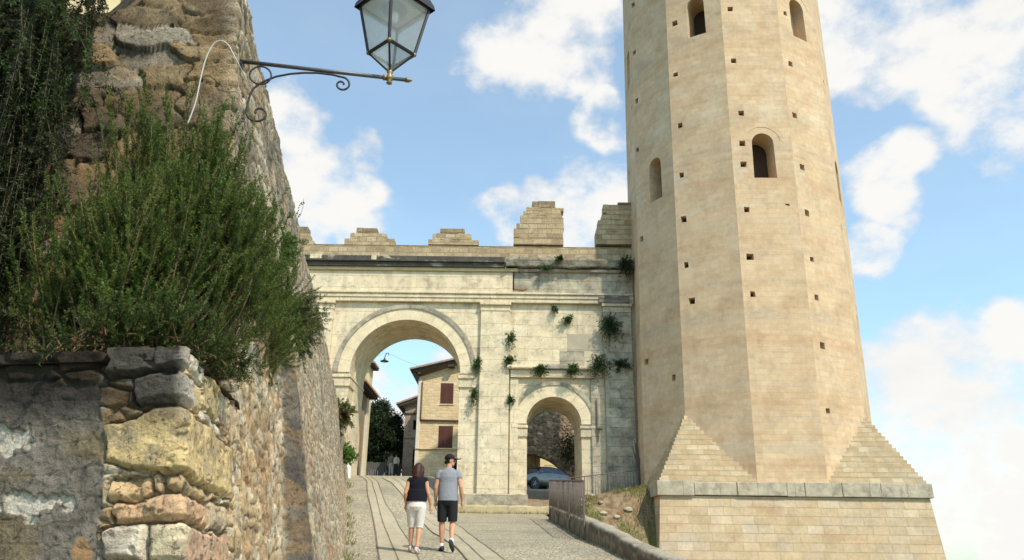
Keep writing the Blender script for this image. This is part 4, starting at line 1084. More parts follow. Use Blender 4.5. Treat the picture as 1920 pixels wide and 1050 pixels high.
h3 = house_root('corner_house', (-11, 43, 3.6), 'plastered house with deep dark tiled eave inside the large arch on its left')
HB(h3).box(-14, -8.15, 40.5, 44.1, 3.0, 8.75).build('wall', M_grey_plaster, bev=.02)
HB(h3).box(-8.17, -8.10, 42.3, 43.0, 3.5, 8.3).build('plaster_strip', M_brownplaster)
HB(h3).box(-8.17, -8.09, 43.5, 44.12, 3.5, 8.5).build('corner_strip', M_plaster_w)
tile_roof(h3, -7.55, 8.52, -13.5, 10.6, 39.9, 44.4, .08, M_tile_or)
ro = HB(h3)
ro.add([(-7.65, 39.95, 8.40), (-8.16, 39.95, 8.45), (-8.16, 44.35, 8.45), (-7.65, 44.35, 8.40)], [(0, 1, 2, 3)])
for i in range(8): ro.box(-8.3, -7.62, 40.1 + i * .55, 40.22 + i * .55, 8.26, 8.42)
ro.build('rafters', M_timber)
h4 = house_root('tall_house', (-12, 53, 4), 'tall tan house with a dark window half hidden by the large arch')
panel([(-16, 4), (-9.28, 4), (-9.28, 11.95), (-16, 13.2)], [[(-10.3, 10.3), (-9.72, 10.3), (-9.72, 11.5), (-10.3, 11.5)]], lambda x, z: hl((x, 50, z), h4), (0, 1, 0), 'wall', M_plaster_y, h4, depth=.3, hole_mat=M_brownplaster)
HB(h4).box(-9.5, -9.28, 50.01, 51.2, 4, 11.95).build('side_wall', M_plaster_y)
tile_roof(h4, -8.92, 11.82, -13, 13.1, 49.6, 51.5, .1, M_tile)
HB(h4).box(-9.3, -8.95, 49.7, 51.4, 11.6, 11.8).build('eave_soffit', M_timber)
HB(h4).ball((-9.5, 49.9, 9.95), .13).build('wall_lamp', M_timber)

h5 = house_root('yellow_house', (-6, 9, 3), 'sunlit yellow plaster house just showing above the mossy wall top left')
HB(h5).box(-9, -4.9, 8.6, 9.6, 2.5, 9.5).build('wall', M_plaster_y, bev=.01)
HB(h5).box(-5.3, -5.26, 8.56, 8.62, 6.4, 9.4).build('drain_pipe', M_pipe)
HB(h5).box(-6.2, -5.3, 8.55, 8.62, 7.6, 9.0).build('shutter', M_shutter)

# rubble building behind the small arch, with its own low arch
h6 = house_root('rubble_house', (2, 51.4, 3.6), 'rough brown rubble house with a low segmental archway behind the small arch')
c_ = (1.2, 3.26, 2.9)
ar = [(c_[0] - c_[2] * math.cos(t), c_[1] + c_[2] * math.sin(t)) for t in np.linspace(R(32), R(148), 24)]
NXg, NZg = 150, 150
xg = np.linspace(-1.3, 6.0, NXg); zg = np.linspace(3.3, 11, NZg)
Xg, Zg = np.meshgrid(xg, zg, indexing='ij')
inside = (np.hypot(Xg - c_[0], Zg - c_[1]) < c_[2]) & (np.abs(Xg - c_[0]) < c_[2] * math.cos(R(30)))
e1, r1, r2 = rubble(Xg, Zg, .30, .17, 201, .95, 2.3)
hc = stone_cols([(.33, .235, .145), (.26, .185, .12), (.40, .30, .19), (.22, .165, .115), (.30, .20, .12), (.38, .28, .19)], r1, r2, e1, Xg, Zg, (.13, .095, .06), .2)
hc = lerpc(hc, (.07, .05, .035), sst(3.0, 4.2, Xg) * sst(7.4, 6.2, Zg))  # shaded recess at the lower right, painted into the stone colour
Yg = 50.9 - .06 * sst(0, .25, e1) - .14 * (fbm(Xg * 4, Zg * 4, Xg * 0, 5, 203) - .5)
F = grid_faces(NXg, NZg); keep = ~(inside.ravel()[F].all(1))
mkq('wall', np.array([hl(p, h6) for p in np.stack([Xg, Yg, Zg], -1).reshape(-1, 3)]), F[keep], M_rubble_far, h6, True, hc.reshape(-1, 3))
m = HB(h6)
n = len(ar)
m.add([(x, 50.85, z) for x, z in ar] + [(x, 52.2, z) for x, z in ar], [(i, i + 1, n + i + 1, n + i) for i in range(n - 1)])
m.box(3.66, 6.0, 50.95, 52.2, 3.3, 6.0); m.box(-1.35, 6.0, 52.2, 52.3, 6.25, 11)
m.build('passage', M_brownplaster)
HB(h6).tube([(1.55, 51.8, 3.7), (1.55, 51.8, 6.3)], .14).build('post', M_tile_or)
h7 = house_root('sunny_house', (1, 63, 4.5), 'pale yellow house glimpsed through the low archway behind the parked car')
HB(h7).box(-2.4, 7, 61, 66, 4, 10.5).build('wall', M_plaster_y, bev=.02)
HB(h7).box(.2, .9, 60.95, 61.02, 6.0, 7.4).build('shutter', M_shutter)
HB(h7).box(-2.6, 7.2, 60.7, 66.2, 10.5, 10.65).build('roof', M_tile)

# ------------------------------------------------------------------ wooden yard gate under the tree
yg = empty('yard_gate', (-10.4, 59.6, 5.2), 'weathered dark plank gate under the dense tree through the large arch', 'gate')
m = MB(); 
for i in range(12): m.box(-1.0 + i * .165, -1.0 + i * .165 + .15, -.02 + random.uniform(0, .01), .03, -.3, 1.25 + random.uniform(-.03, .03))
m.build('boards', M_gatewood, yg)
for x in (-1.08, 1.0): MB().box(x, x + .14, -.06, .08, -.4, 1.45).build('post', M_gatewood, yg, bev=.01)
yw = MB(); yw.box(-15, -11.5, 59.5, 59.9, 4.5, 6.7); yw.box(-9.22, -8.2, 59.5, 59.9, 4.5, 6.4)
o = yw.build('yard_wall', M_timber); tag(o, 'low dark garden wall beside the plank gate under the tree', 'wall')

# ------------------------------------------------------------------ bank, low wall, railings
def bank_z(X, Y):
    X = np.asarray(X, float); Y = np.asarray(Y, float)
    k = np.clip((X - 2.0) / 3.2, 0, 1)
    hi = 2.0 + .5 * k; lo = .25 - 2.6 * k + .0 * Y
    y0 = 22.5 + 5.2 * k; y1 = 32 - 1.2 * k
    near = np.interp(Y, [9, 15, 20, 24, 28.7], [-1.5, -.5, .40, .95, 1.5])
    t = np.clip((Y - y0) / (y1 - y0), 0, 1); t = t * t * (3 - 2 * t)
    b = lo * (1 - t) + hi * t
    w = np.clip((X - lwx(Y) - .3) / 1.2, 0, 1)
    return near * (1 - w) + b * w
nx, ny = 110, 220
u = np.linspace(0, 1, nx); y = np.linspace(8, 34.1, ny)
UG, YG = np.meshgrid(u, y, indexing='ij'); XG = lwx(YG) + .2 + UG * (5.9 - lwx(YG))
ZG = bank_z(XG, YG) + (fbm(XG * 1.6, YG * 1.6, XG * 0, 5, 301) - .5) * .28 + (fbm(XG * 7, YG * 7, XG * 0, 4, 302) - .5) * .10
g = fbm(XG * 1.1, YG * 1.1, XG * 0, 5, 303); g2 = fbm(XG * 6, YG * 6, XG * 0, 4, 304)
bc = lerpc((.17, .105, .055), (.27, .205, .12), sst(.35, .65, g2)); bc = lerpc(bc, (.17, .165, .06), sst(.42, .62, g) * (.4 + .6 * sst(27, 30, YG)))
o = mkq('bank', np.stack([XG, YG, ZG], -1).reshape(-1, 3), grid_faces(nx, ny), M_earth, None, True, bc.reshape(-1, 3)); tag(o, kind='structure')
# earth rise inside the small arch
x = np.linspace(.72, 3.1, 40); y = np.linspace(34.08, 47.0, 90); XG, YG = np.meshgrid(x, y, indexing='ij')
ZG = np.interp(YG, [34.08, 34.3, 37, 41, 44, 47], [1.9, 2.08, 2.5, 3.02, 3.3, 3.52]) + (fbm(XG * 2, YG * 2, XG * 0, 4, 311) - .5) * .12
o = mkq('earth_ramp', np.stack([XG, YG, ZG], -1).reshape(-1, 3), grid_faces(40, 90), M_earth, None, True, lerpc((.19, .13, .08), (.30, .24, .16), fbm(XG * 4, YG * 4, XG * 0, 4, 312)).reshape(-1, 3)); tag(o, kind='structure')

lw = empty('low_wall', (1.6, 24, .7), 'low grey stone kerb wall sloping down the right edge of the lane', 'wall')
y = np.linspace(8.5, 28.9, 420); prof = [(0, -.25), (0, .0), (.0, .1), (.0, .2), (.0, .3), (.0, .38), (.02, .44), (.06, .47), (.16, .475), (.28, .47), (.33, .44), (.35, .36), (.35, .1), (.35, -.6), (.36, -1.4)]
PX = np.array([p[0] for p in prof]); PZ = np.array([p[1] for p in prof])
arcl = np.concatenate([[0], np.cumsum(np.hypot(np.diff(PX), np.diff(PZ)))])
YG = np.repeat(y[:, None], len(prof), 1); AG = np.repeat(arcl[None, :], len(y), 0)
base = road(lwx(y), y)[:, None]; hk = np.interp(y, [9, 14.9, 19.65], [.45, .62, 1.0])[:, None]
e1, r1, r2 = rubble(YG, AG, .34, .17, 320)
d = (fbm(YG * 2.5, AG * 4, YG * 0, 4, 321) - .5) * .055 + .012 * sst(0, .3, e1)
XG = lwx(y)[:, None] + PX[None, :] + d * np.where(PX[None, :] < .1, -1, .3); ZG = base + np.where(PZ[None, :] > 0, PZ[None, :] * hk, PZ[None, :]) + d * .5 * (PZ[None, :] > .4)
wc = stone_cols([(.20, .175, .13), (.25, .215, .155), (.16, .14, .105), (.29, .24, .16)], r1, r2, e1, YG, AG, (.12, .10, .075), .12)
topm = (PZ[None, :] > .43) * sst(.35, .6, fbm(YG * 2, AG * 3, YG * 0, 3, 322)); wc = lerpc(wc, (.40, .36, .265), np.clip(topm + .5 * (PZ[None, :] > .46), 0, 1))
V = np.stack([XG, YG, ZG], -1) - np.array([1.6, 24, .7])
mkq('masonry', V.reshape(-1, 3), grid_faces(len(y), len(prof)), M_stonevc, lw, True, wc.reshape(-1, 3))
e0 = V[-1]; mk('wall_end', e0, [tuple(range(len(e0)))], M_grey_plaster, lw)

def railing(name, pts, h, n, label, mat, r=.011, posts=None, drop=0, group=None, sag=0):
    """pts: list of base points; bars between a bottom and a top rail"""
    P = [Vector(p) for p in pts]; org = P[0].copy()
    root = empty(name, org, label, 'railing', group)
    cum = [0]
    for a, b in zip(P, P[1:]): cum.append(cum[-1] + (b - a).length)
    def at(t):
        d = t * cum[-1]
        for i in range(len(P) - 1):
            if d <= cum[i + 1] + 1e-6: return P[i].lerp(P[i + 1], (d - cum[i]) / (cum[i + 1] - cum[i]))
        return P[-1]
    L_ = [at(i / 20) - org for i in range(21)]
    up = Vector((0, 0, h))
    MB().tube([p + up for p in L_], r * 1.9, 6).build('top_rail', mat, root, smooth=True)
    MB().tube([p + Vector((0, 0, .10)) for p in L_], r * 1.5, 6).build('bottom_rail', mat, root, smooth=True)
    for t in posts or (0, 1):
        p = at(t) - org
        m = MB(); m.box(p.x - r * 1.8, p.x + r * 1.8, p.y - r * 1.8, p.y + r * 1.8, p.z - drop, p.z + h + .02); m.build('post', mat, root, bev=.004)
    proto = MB().tube([(0, 0, .10), (0, 0, h)], r * .8, 6).build('bar', mat, root, smooth=True)
    for i in range(n):
        t = (i + .5) / n; b = proto if i == 0 else proto.copy()
        if i: COL.objects.link(b)
        b.parent = root; b.location = at(t) - org; b.rotation_euler = (random.uniform(-.012, .012), random.uniform(-.012, .012), random.random())
    return root
railing('metal_railing', [(lwx(yy) - .03, yy, float(road(lwx(yy), yy)) + .40) for yy in (28.75, 26, 23, 20, 19.5)], .98, 66, 'long brown metal railing fixed along the low kerb wall', M_rail, .011, (0, .33, .66, 1), .36)
f2 = railing('metal_railing', [(2.38, 33.1, 2.12), (3.1, 33.0, 2.2), (5.3, 32.9, 2.46)], .90, 26, 'short thin railing on the grassy bank between small arch and tower', M_rail, .011, (0, .25, .6, 1), .15)

# ------------------------------------------------------------------ lane lamp on its scrolled bracket
lamp = empty('street_lamp', (-1.9, 4.58, 3.215), 'black four sided glass lantern standing on a scrolled iron wall bracket', 'street lamp')
ax = Vector((1.18, .185, -.012)); alen = ax.length; ax.normalize(); pz_ = Vector((0, 0, 1))
def A(a, b, off=0): return ax * a + pz_ * b
arm = MB(); arm.tube([A(-.06, .004), A(1.14, 0)], .0145, 10); arm.build('arm', M_irongrey, lamp, smooth=True)
m = MB()
for a, r in ((.985, .021), (1.145, .019)): m.tube([A(a - .014, 0), A(a + .014, 0)], r, 10)
m.tube([A(1.15, 0), A(1.165, 0), A(1.18, 0)], [.018, .012, .004], 10); m.build('arm_finial', M_brass, lamp, smooth=True)
m = MB(); m.tube([A(.006, -.03), A(-.03, -.03), A(-.06, -.03)], .03, 8); m.build('wall_plate', M_iron, lamp, bev=0)
def spiral(ca, cb, r0, r1, t0, t1, n=26): return [(ca + (r0 + (r1 - r0) * i / n) * math.cos(t0 + (t1 - t0) * i / n), cb + (r0 + (r1 - r0) * i / n) * math.sin(t0 + (t1 - t0) * i / n)) for i in range(n + 1)]
sc1 = spiral(.075, -.385, .018, .078, R(200), R(-185 + 0), 34)
sc1 = spiral(.155, -.39, .016, .08, R(560), R(180), 36)
curve = sc1 + [(.078, -.31), (.085, -.25), (.10, -.205), (.13, -.165), (.18, -.125), (.24, -.088), (.33, -.055), (.42, -.034), (.52, -.022), (.62, -.024), (.69, -.035)] + spiral(.69, -.095, .060, .012, R(80), R(-360), 30)
MB().tube([A(a, b) for a, b in curve], .0075, 8).build('scroll', M_iron, lamp, smooth=True)
MB().tube([A(a, b) for a, b in spiral(.135, -.092, .072, .072, 0, 2 * PI, 32)], .0065, 8, False).build('ring', M_iron, lamp, smooth=True)
# lantern
lc = A(1.018, 0)
def LP(x, y, z):  # lantern local: square, turned so that a corner looks at the lane
    a = R(45 - 1 + 4); return lc + Vector((x * math.cos(a) - y * math.sin(a), x * math.sin(a) + y * math.cos(a), z))
m = MB(); m.lathe([(.012, -.05), (.022, -.042), (.014, -.025), (.026, -.012), (.03, .0), (.022, .02), (.015, .035), (.024, .05), (.012, .07)], tuple(lc), 12); m.build('lantern_socket', M_brass, lamp, smooth=True)
z0_, z1_, z2_ = .045, .205, .615; h1_, h2_ = .117, .180
cr_ = lambda h, z: [LP(h * sx, h * sy, z) for sx, sy in ((-1, -1), (1, -1), (1, 1), (-1, 1))]
b, t_, tip = cr_(h1_, z1_), cr_(h2_, z2_), LP(0, 0, z0_)
fr = MB()
for i in range(4):
    fr.tube([b[i], t_[i]], .0125, 6); fr.tube([b[i], b[(i + 1) % 4]], .0135, 6); fr.tube([t_[i], t_[(i + 1) % 4]], .015, 6); fr.tube([tip + (b[i] - tip) * .1, b[i]], .0075, 6)
fr.build('lantern_frame', M_iron, lamp)
kn = MB()
for q in b: kn.ball(tuple(q), .017, n=8, m=6)
kn.build('corner_knobs', M_brass, lamp, smooth=True)
for i in range(4):
    j = (i + 1) % 4
    MB().add([b[i], b[j], t_[j], t_[i]], [(0, 1, 2, 3)]).build('glass_pane', M_glass, lamp)
    MB().add([tip, b[j], b[i]], [(0, 1, 2)]).build('glass_pane', M_glass, lamp)
rf = MB(); e_ = cr_(.212, .60); e2 = cr_(.205, .64); m1 = cr_(.13, .82); m2 = cr_(.10, .86); m3 = cr_(.04, .93)
for k in (e_, e2, m1, m2, m3): rf.v += [tuple(p) for p in k]
for k in range(4): rf.f += [(k * 4 + i, k * 4 + (i + 1) % 4, k * 4 + 4 + (i + 1) % 4, k * 4 + 4 + i) for i in range(4)]
rf.f += [(16, 17, 18, 19)]
rf.build('lantern_roof', M_iron, lamp)
M_refl = plain('white_reflector', (.55, .53, .46), .5, var=.15, gs=6)
MB().add(cr_(.178, .607), [(3, 2, 1, 0)]).build('reflector', M_refl, lamp)
MB().lathe([(.085, .605), (.09, .58), (.07, .57), (.02, .565)], tuple(lc), 20).build('bulb_holder', M_irongrey, lamp, smooth=True)
MB().ball(tuple(lc + Vector((0, 0, 0.53))), .035, .035, .05).build('bulb', M_white, lamp, smooth=True)

cb = MB(); cb.tube(catmull([(-1.83, 3.80, 2.25), (-1.805, 3.80, 2.398), (-1.799, 3.80, 2.569), (-1.787, 3.80, 2.697), (-1.761, 3.80, 2.783), (-1.721, 3.80, 2.813), (-1.673, 3.80, 2.784), (-1.637, 3.80, 2.725), (-1.60, 3.83, 2.66), (-1.575, 3.95, 2.60)], 6), .0036, 6)
o = cb.build('cable', M_cable, None, smooth=True); tag(o, 'pale grey cable looping over the mossy wall corner beside the lamp', 'cable')

# small lamp hung on a wire across the street beyond the arch
hlamp = empty('hanging_lamp', (-8.03, 48, 11.45), 'small dark lamp hanging on a wire in the sky of the large arch', 'lamp')
m = MB(); m.lathe([(.28, 0), (.27, .03), (.12, .10), (.05, .16), (.05, .22)], (0, 0, 0), 16); m.build('shade', M_iron, hlamp, smooth=True)
MB().tube([(0, 0, .2), (.03, 0, .4), (.12, 0, .55), (.22, 0, .55), (.26, 0, .46), (.22, 0, .42)], .028, 6).build('hook', M_iron, hlamp, smooth=True)
MB().ball((0, 0, -.02), .07).build('bulb', M_white, hlamp, smooth=True)
MB().tube(catmull([(-1.4, 2.0, .75), (-.6, .9, .60), (.12, 0, .55), (1.0, 2.0, .55), (1.85, 4.0, .62)], 6), .007, 5).build('wire', M_iron, hlamp)

# ------------------------------------------------------------------ parked car beyond the small arch
def car_paint():
    s = NT('silver_grey_car_paint', .32); s.color((.15, .155, .16)); s.b.inputs['Metallic'].default_value = .55
    s.b.inputs['Coat Weight'].default_value = .6; s.b.inputs['Coat Roughness'].default_value = .08; return s.m
M_car = car_paint(); M_carglass = plain('dark_car_glass', (.015, .018, .02), .08, var=.05, spec=.6); M_tyre = plain('black_tyre_rubber', (.02, .02, .02), .85); M_rim = plain('alloy_wheel', (.45, .46, .48), .35, metal=.8, var=.05)
M_red = plain('red_tail_light', (.35, .02, .015), .25, var=.1); M_plate = plain('white_plate', (.7, .7, .66), .5); M_trim = plain('dark_trim', (.025, .025, .027), .6)
car = empty('parked_car', (1.78, 48.7, 3.66), 'silver grey estate car parked behind the small arch', 'car', None, R(48))
# stations: x (rear is +), underside, belt height, roof height, half width at sill, belt and roof
ST = [(-2.32, .42, .62, .63, .62, .60, .55), (-2.22, .26, .74, .76, .80, .76, .70), (-1.7, .24, .86, .90, .90, .86, .80), (-1.05, .24, .96, 1.0, .91, .88, .80), (-.35, .24, .98, 1.38, .91, .88, .62), (.2, .24, .99, 1.46, .91, .88, .63),
      (.9, .24, 1.0, 1.46, .91, .88, .63), (1.5, .24, 1.02, 1.42, .91, .87, .62), (1.95, .25, 1.04, 1.30, .90, .85, .60), (2.18, .28, 1.02, 1.08, .86, .80, .66), (2.27, .40, .86, .88, .76, .72, .64)]
m = MB(); V = []
for x, zb, zl, zr, ws, wb, wr in ST:
    half = [(ws * .86, zb), (ws, zb + .16), (ws, (zb + zl) / 2 + .1), (wb, zl), ((wb + wr) / 2, (zl + zr) / 2), (wr, zr), (wr * .5, zr + .03)]
    ring = [(x, -a, b_) for a, b_ in half] + [(x, a, b_) for a, b_ in half[::-1]]
    V.append(ring)
k = len(V[0])
m.v = [p for r_ in V for p in r_]
m.f = [(i * k + j, i * k + (j + 1) % k, (i + 1) * k + (j + 1) % k, (i + 1) * k + j) for i in range(len(V) - 1) for j in range(k)] + [tuple(range(k))[::-1], tuple(range((len(V) - 1) * k, len(V) * k))]
body = m.build('body', M_car, car, smooth=True)
sub = body.modifiers.new('s', 'SUBSURF'); sub.levels = 1; sub.render_levels = 2
def side_poly(pts, s, out=.012):
    return [(x, s * (y + out), z) for x, y, z in pts]
for s in (-1, 1):
    for nm, pts in (('side_window', [(-.85, .855, 1.02), (-.25, .69, 1.33), (.30, .665, 1.39), (.30, .83, 1.04)]), ('side_window', [(.36, .83, 1.04), (.36, .665, 1.39), (1.0, .67, 1.395), (1.05, .83, 1.05)]), ('side_window', [(1.11, .83, 1.05), (1.06, .67, 1.39), (1.5, .675, 1.35), (1.86, .79, 1.12), (1.8, .82, 1.07)])):
        q = side_poly(pts, s, .02); MB().add(q, [tuple(range(len(q)))]).build(nm, M_carglass, car)
    for wx in (-1.42, 1.38):
        wr_ = empty('wheel', (wx, s * .80, .33)); wr_.parent = car
        MB().lathe([(.20, -.11), (.315, -.10), (.335, -.05), (.335, .05), (.315, .10), (.20, .11)], (0, 0, 0), 28, 'y').build('tyre', M_tyre, wr_, smooth=True)
        rm = MB(); rm.lathe([(.03, s * .06), (.20, s * .08), (.215, s * .105), (.205, s * .11)], (0, 0, 0), 24, 'y')
        for i in range(5):
            a = 2 * PI * i / 5; d = Vector((math.cos(a), 0, math.sin(a)))
            rm.tube([Vector((0, s * .105, 0)) + d * .02, Vector((0, s * .108, 0)) + d * .20], [.03, .022], 6)
        rm.build('rim', M_rim, wr_)
        MB().lathe([(.345, -.0), (.385, .0), (.385, s * .03), (.345, s * .03)], (wx, s * .885, .33), 28, 'y').build('wheel_arch', M_trim, car)
    MB().tube([(-.3, s * .71, 1.475), (.3, s * .66, 1.52), (1.45, s * .64, 1.48)], .016, 6).build('roof_rail', M_trim, car)
    MB().ball((2.16, s * .74, .93), .10, .09, .11).build('tail_light', M_red, car, smooth=True)
    MB().ball((-2.12, s * .64, .68), .15, .12, .08).build('headlight', M_rim, car, smooth=True)
    MB().box(-.95, -.75, s * .9 - .09 * (1 - s) / 2 - .0, s * .9 + .09 * (1 + s) / 2 + .01, .98, 1.1).build('mirror', M_car, car, bev=.03)
    for hx in (-.1, .85): MB().box(hx, hx + .2, s * .915 - .012, s * .915 + .012, .84, .87).build('handle', M_car, car, bev=.006)
MB().box(2.255, 2.285, -.26, .26, .62, .73).build('number_plate', M_plate, car)
MB().add([(1.98, -.55, 1.28), (1.98, .55, 1.28), (2.20, .62, 1.06), (2.20, -.62, 1.06)], [(0, 1, 2, 3)]).build('rear_window', M_carglass, car)
MB().add([(-1.0, -.72, 1.04), (-1.0, .72, 1.04), (-.38, .56, 1.385), (-.38, -.56, 1.385)], [(0, 1, 2, 3)]).build('windscreen', M_carglass, car)

# ------------------------------------------------------------------ people
def skin(c): 
    s = NT('skin', .5); g = s.noise(s.obj(), 25, 4); s.color(s.mix(1, c, s.ramp(g, [(.2, .9), (.8, 1.1)]), 'MULTIPLY')); s.b.inputs['Subsurface Weight'].default_value = .08; return s.m
M_skin = skin((.50, .27, .16))
def cloth(n, c, var=.14): return plain(n, c, .9, var=var, gs=26, bump=.004, spec=.1)
M_tee = cloth('heather_grey_jersey', (.235, .245, .27)); M_short = cloth('black_cotton_shorts', (.022, .022, .025)); M_cap = cloth('black_cap_cloth', (.022, .019, .021)); M_sock = cloth('white_sock', (.7, .69, .66))
M_blk = cloth('black_jersey_top', (.012, .012, .018)); M_capri = cloth('white_capri_cotton', (.64, .60, .55)); M_hair = plain('dark_auburn_hair', (.045, .014, .010), .5, var=.5, gs=60, bump=.006)
M_shoe = plain('dark_trainer', (.035, .037, .045), .7); M_sole = plain('white_sole', (.55, .53, .5), .8); M_pshoe = plain('pale_flat_shoe', (.55, .45, .42), .7); M_denim = cloth('dark_denim', (.03, .035, .05)); M_cream = cloth('cream_cotton', (.55, .50, .42)); M_khaki = cloth('khaki_jacket', (.22, .19, .13))
M_hairm = plain('dark_brown_hair', (.025, .018, .014), .6, var=.4, gs=50)

def hand(m, wrist, d, thumb, side, k=1.0):
    """palm, four bent fingers and a thumb hanging from the wrist along d"""
    w, d, t = Vector(wrist), Vector(d).normalized(), Vector(thumb).normalized()
    t = (t - d * t.dot(d)).normalized(); n = d.cross(t)
    pc = w + d * .05 * k
    m.tube([w - d * .01, w + d * .02 * k, pc + d * .01, w + d * .09 * k], [.024 * k, .031 * k, .038 * k, .034 * k], 8)
    for i, (o, L_) in enumerate(((.033, .072), (.011, .082), (-.011, .076), (-.032, .060))):
        p = w + d * .08 * k + t * o * k; c = n * side * .012 * k
        m.tube([p - d * .015, p + d * L_ * .45 * k, p + d * L_ * .8 * k + c, p + d * L_ * k + c * 2.4], [.0090 * k, .0082 * k, .0078 * k, .0065 * k], 6)
    p = w + d * .03 * k + t * .025 * k
    m.tube([p - t * .01, p + t * .022 * k + d * .02 * k, p + t * .028 * k + d * .055 * k], [.013 * k, .011 * k, .008 * k], 6)

def person(name, loc, label, P, group=None, voxel=.0058, rotz=0):
    root = empty(name, loc, label, 'person', group, rotz)
    V3 = Vector
    J = {k: Vector(v) for k, v in P['J'].items()}; k = P.get('k', 1.0)
    m = MB()
    # trunk
    sh, hp = J['chest'], J['hip']; ww = P['ws']; wh = P['wh']
    m.loft([(hp.x, hp.y, hp.z - .10, wh * .55, .08), (hp.x, hp.y, hp.z - .03, wh * .93, .115), (hp.x, hp.y, hp.z + .06, wh * .96, .115), (hp.x, hp.y, hp.z + .18, P['waist'], .10), ((hp.x + sh.x) / 2, (hp.y + sh.y) / 2, (hp.z + .18 + sh.z - .12) / 2 + .02, P['waist'] * 1.06, .105),
            (sh.x, sh.y, sh.z - .12, ww * .84, .115), (sh.x, sh.y, sh.z - .03, ww * .88, .105), (sh.x, sh.y, sh.z + .03, ww * .62, .08), (sh.x, sh.y, sh.z + .07, .07, .06)], 18)
    nk = J['neck']; hd = J['head']
    m.tube([(sh.x, sh.y, sh.z), nk, hd], [.062 * k, .054 * k, .055 * k], 10)
    # head with face turned by P['turn'] (to the right of straight ahead)
    a = P['turn']; fwd = Vector((math.sin(a), math.cos(a), 0)); rt = Vector((math.cos(a), -math.sin(a), 0))
    m.ball(tuple(hd + V3((0, 0, .02))), .078 * k, .092 * k, .105 * k, 14, 10)
    m.ball(tuple(hd + fwd * .035 * k + V3((0, 0, -.055 * k))), .055 * k, .055 * k, .06 * k)
    m.tube([hd + fwd * .085 * k + V3((0, 0, .015)), hd + fwd * .108 * k + V3((0, 0, -.022)), hd + fwd * .09 * k + V3((0, 0, -.03))], [.009, .014, .011], 6)
    m.tube([hd + fwd * .083 * k - rt * .02 + V3((0, 0, -.055)), hd + fwd * .092 * k + V3((0, 0, -.055)), hd + fwd * .083 * k + rt * .02 + V3((0, 0, -.055))], .008, 6)
    for s in (-1, 1): m.ball(tuple(hd + rt * s * .08 * k + V3((0, 0, -.01))), .012, .018, .03)
    for s, n_ in ((-1, 'L'), (1, 'R')):
        S, E_, W = J['sh' + n_], J['el' + n_], J['wr' + n_]
        m.tube([S - (E_ - S) * .1, S, S.lerp(E_, .5), E_, E_.lerp(W, .35), W], [.045 * k, .055 * k, .047 * k, .039 * k, .041 * k, .026 * k], 10)
        hand(m, W, P['hd' + n_], (0, 1, 0), -s, k)
        H_, K, A_, T = J['hp' + n_], J['kn' + n_], J['an' + n_], J['to' + n_]
        m.tube([H_ + V3((0, 0, .06)), H_, H_.lerp(K, .5), K, K.lerp(A_, .28), K.lerp(A_, .7), A_], [.085 * k, .088 * k, .075 * k, .055 * k, .058 * k, .042 * k, .036 * k], 12)
        heel = A_ + (A_ - K).normalized() * .055 - (T - A_).normalized() * .03
        m.tube([heel, A_.lerp(T, .5) + (A_ - K).normalized() * .03, T], [.034 * k, .036 * k, .024 * k], 8)
    body = m.build('body', P['skin'], root)
    remesh_union(body, voxel, 3)
    for s in (-1, 1):
        MB().ball(tuple(hd + fwd * (.062 + .012 * abs(math.cos(a))) * k + rt * s * .031 * k + V3((0, 0, .012))), .012, .012, .010, 8, 6).build('eye', M_white, body, smooth=True)
    # clothing
    ex = .014
    t = MB(); tb = J['hip'].z + P['hem']
    t.loft([(hp.x, hp.y, tb, wh * 1.03 + ex, .146), (hp.x, hp.y, tb + .08, wh * 1.0 + ex, .142), (hp.x, hp.y, tb + .2, max(P['waist'] + .03, wh * P.get('straight', .9)), .125), (sh.x, sh.y, sh.z - .2, ww * .86 + ex, .13), (sh.x, sh.y, sh.z - .1, ww * .9 + ex, .135), (sh.x, sh.y, sh.z - .02, ww * .88 + ex, .118), (sh.x, sh.y, sh.z + .035, ww * .62, .09), (sh.x, sh.y, sh.z + .075, .085, .072)], 20)
    for n_ in 'LR':
        S, E_ = J['sh' + n_], J['el' + n_]; q = P['sleeve']
        if q > 0: t.tube([S.lerp(sh, .45) - V3((0, 0, .01)), S.lerp(sh, .12) - V3((0, 0, .004)), S + (E_ - S) * .16, S.lerp(E_, q)], [.062 * k, .074 * k, .071 * k, .066 * k], 12)
    tp = t.build('top', P['mtop'], root); remesh_union(tp, .011, 2)
    l = MB()
    l.loft([(hp.x, hp.y, hp.z - .15, wh * .8, .10), (hp.x, hp.y - .006, hp.z - .075, wh * .98, .134), (hp.x, hp.y, hp.z + P['hem'] - .02, wh * .97, .126), (hp.x, hp.y, hp.z + P['hem'] + .05, wh * .75, .08)], 18)
    for n_ in 'LR':
        H_, K, A_ = J['hp' + n_], J['kn' + n_], J['an' + n_]; q = P['leg']; r0, r1 = P['legr']
        pts = [H_ + V3((0, 0, .0)), H_ - V3((0, 0, .05)), H_.lerp(K, .5), H_.lerp(K, min(q, 1.0))]; rr = [r0, r0 * 1.03, (r0 + r1) / 2 + .006, r1]
        if q > 1: pts.append(K.lerp(A_, q - 1)); rr.append(r1 * .93)
        l.tube(pts, rr, 14)
    lp = l.build(P['legname'], P['mleg'], root); remesh_union(lp, .011, 2)
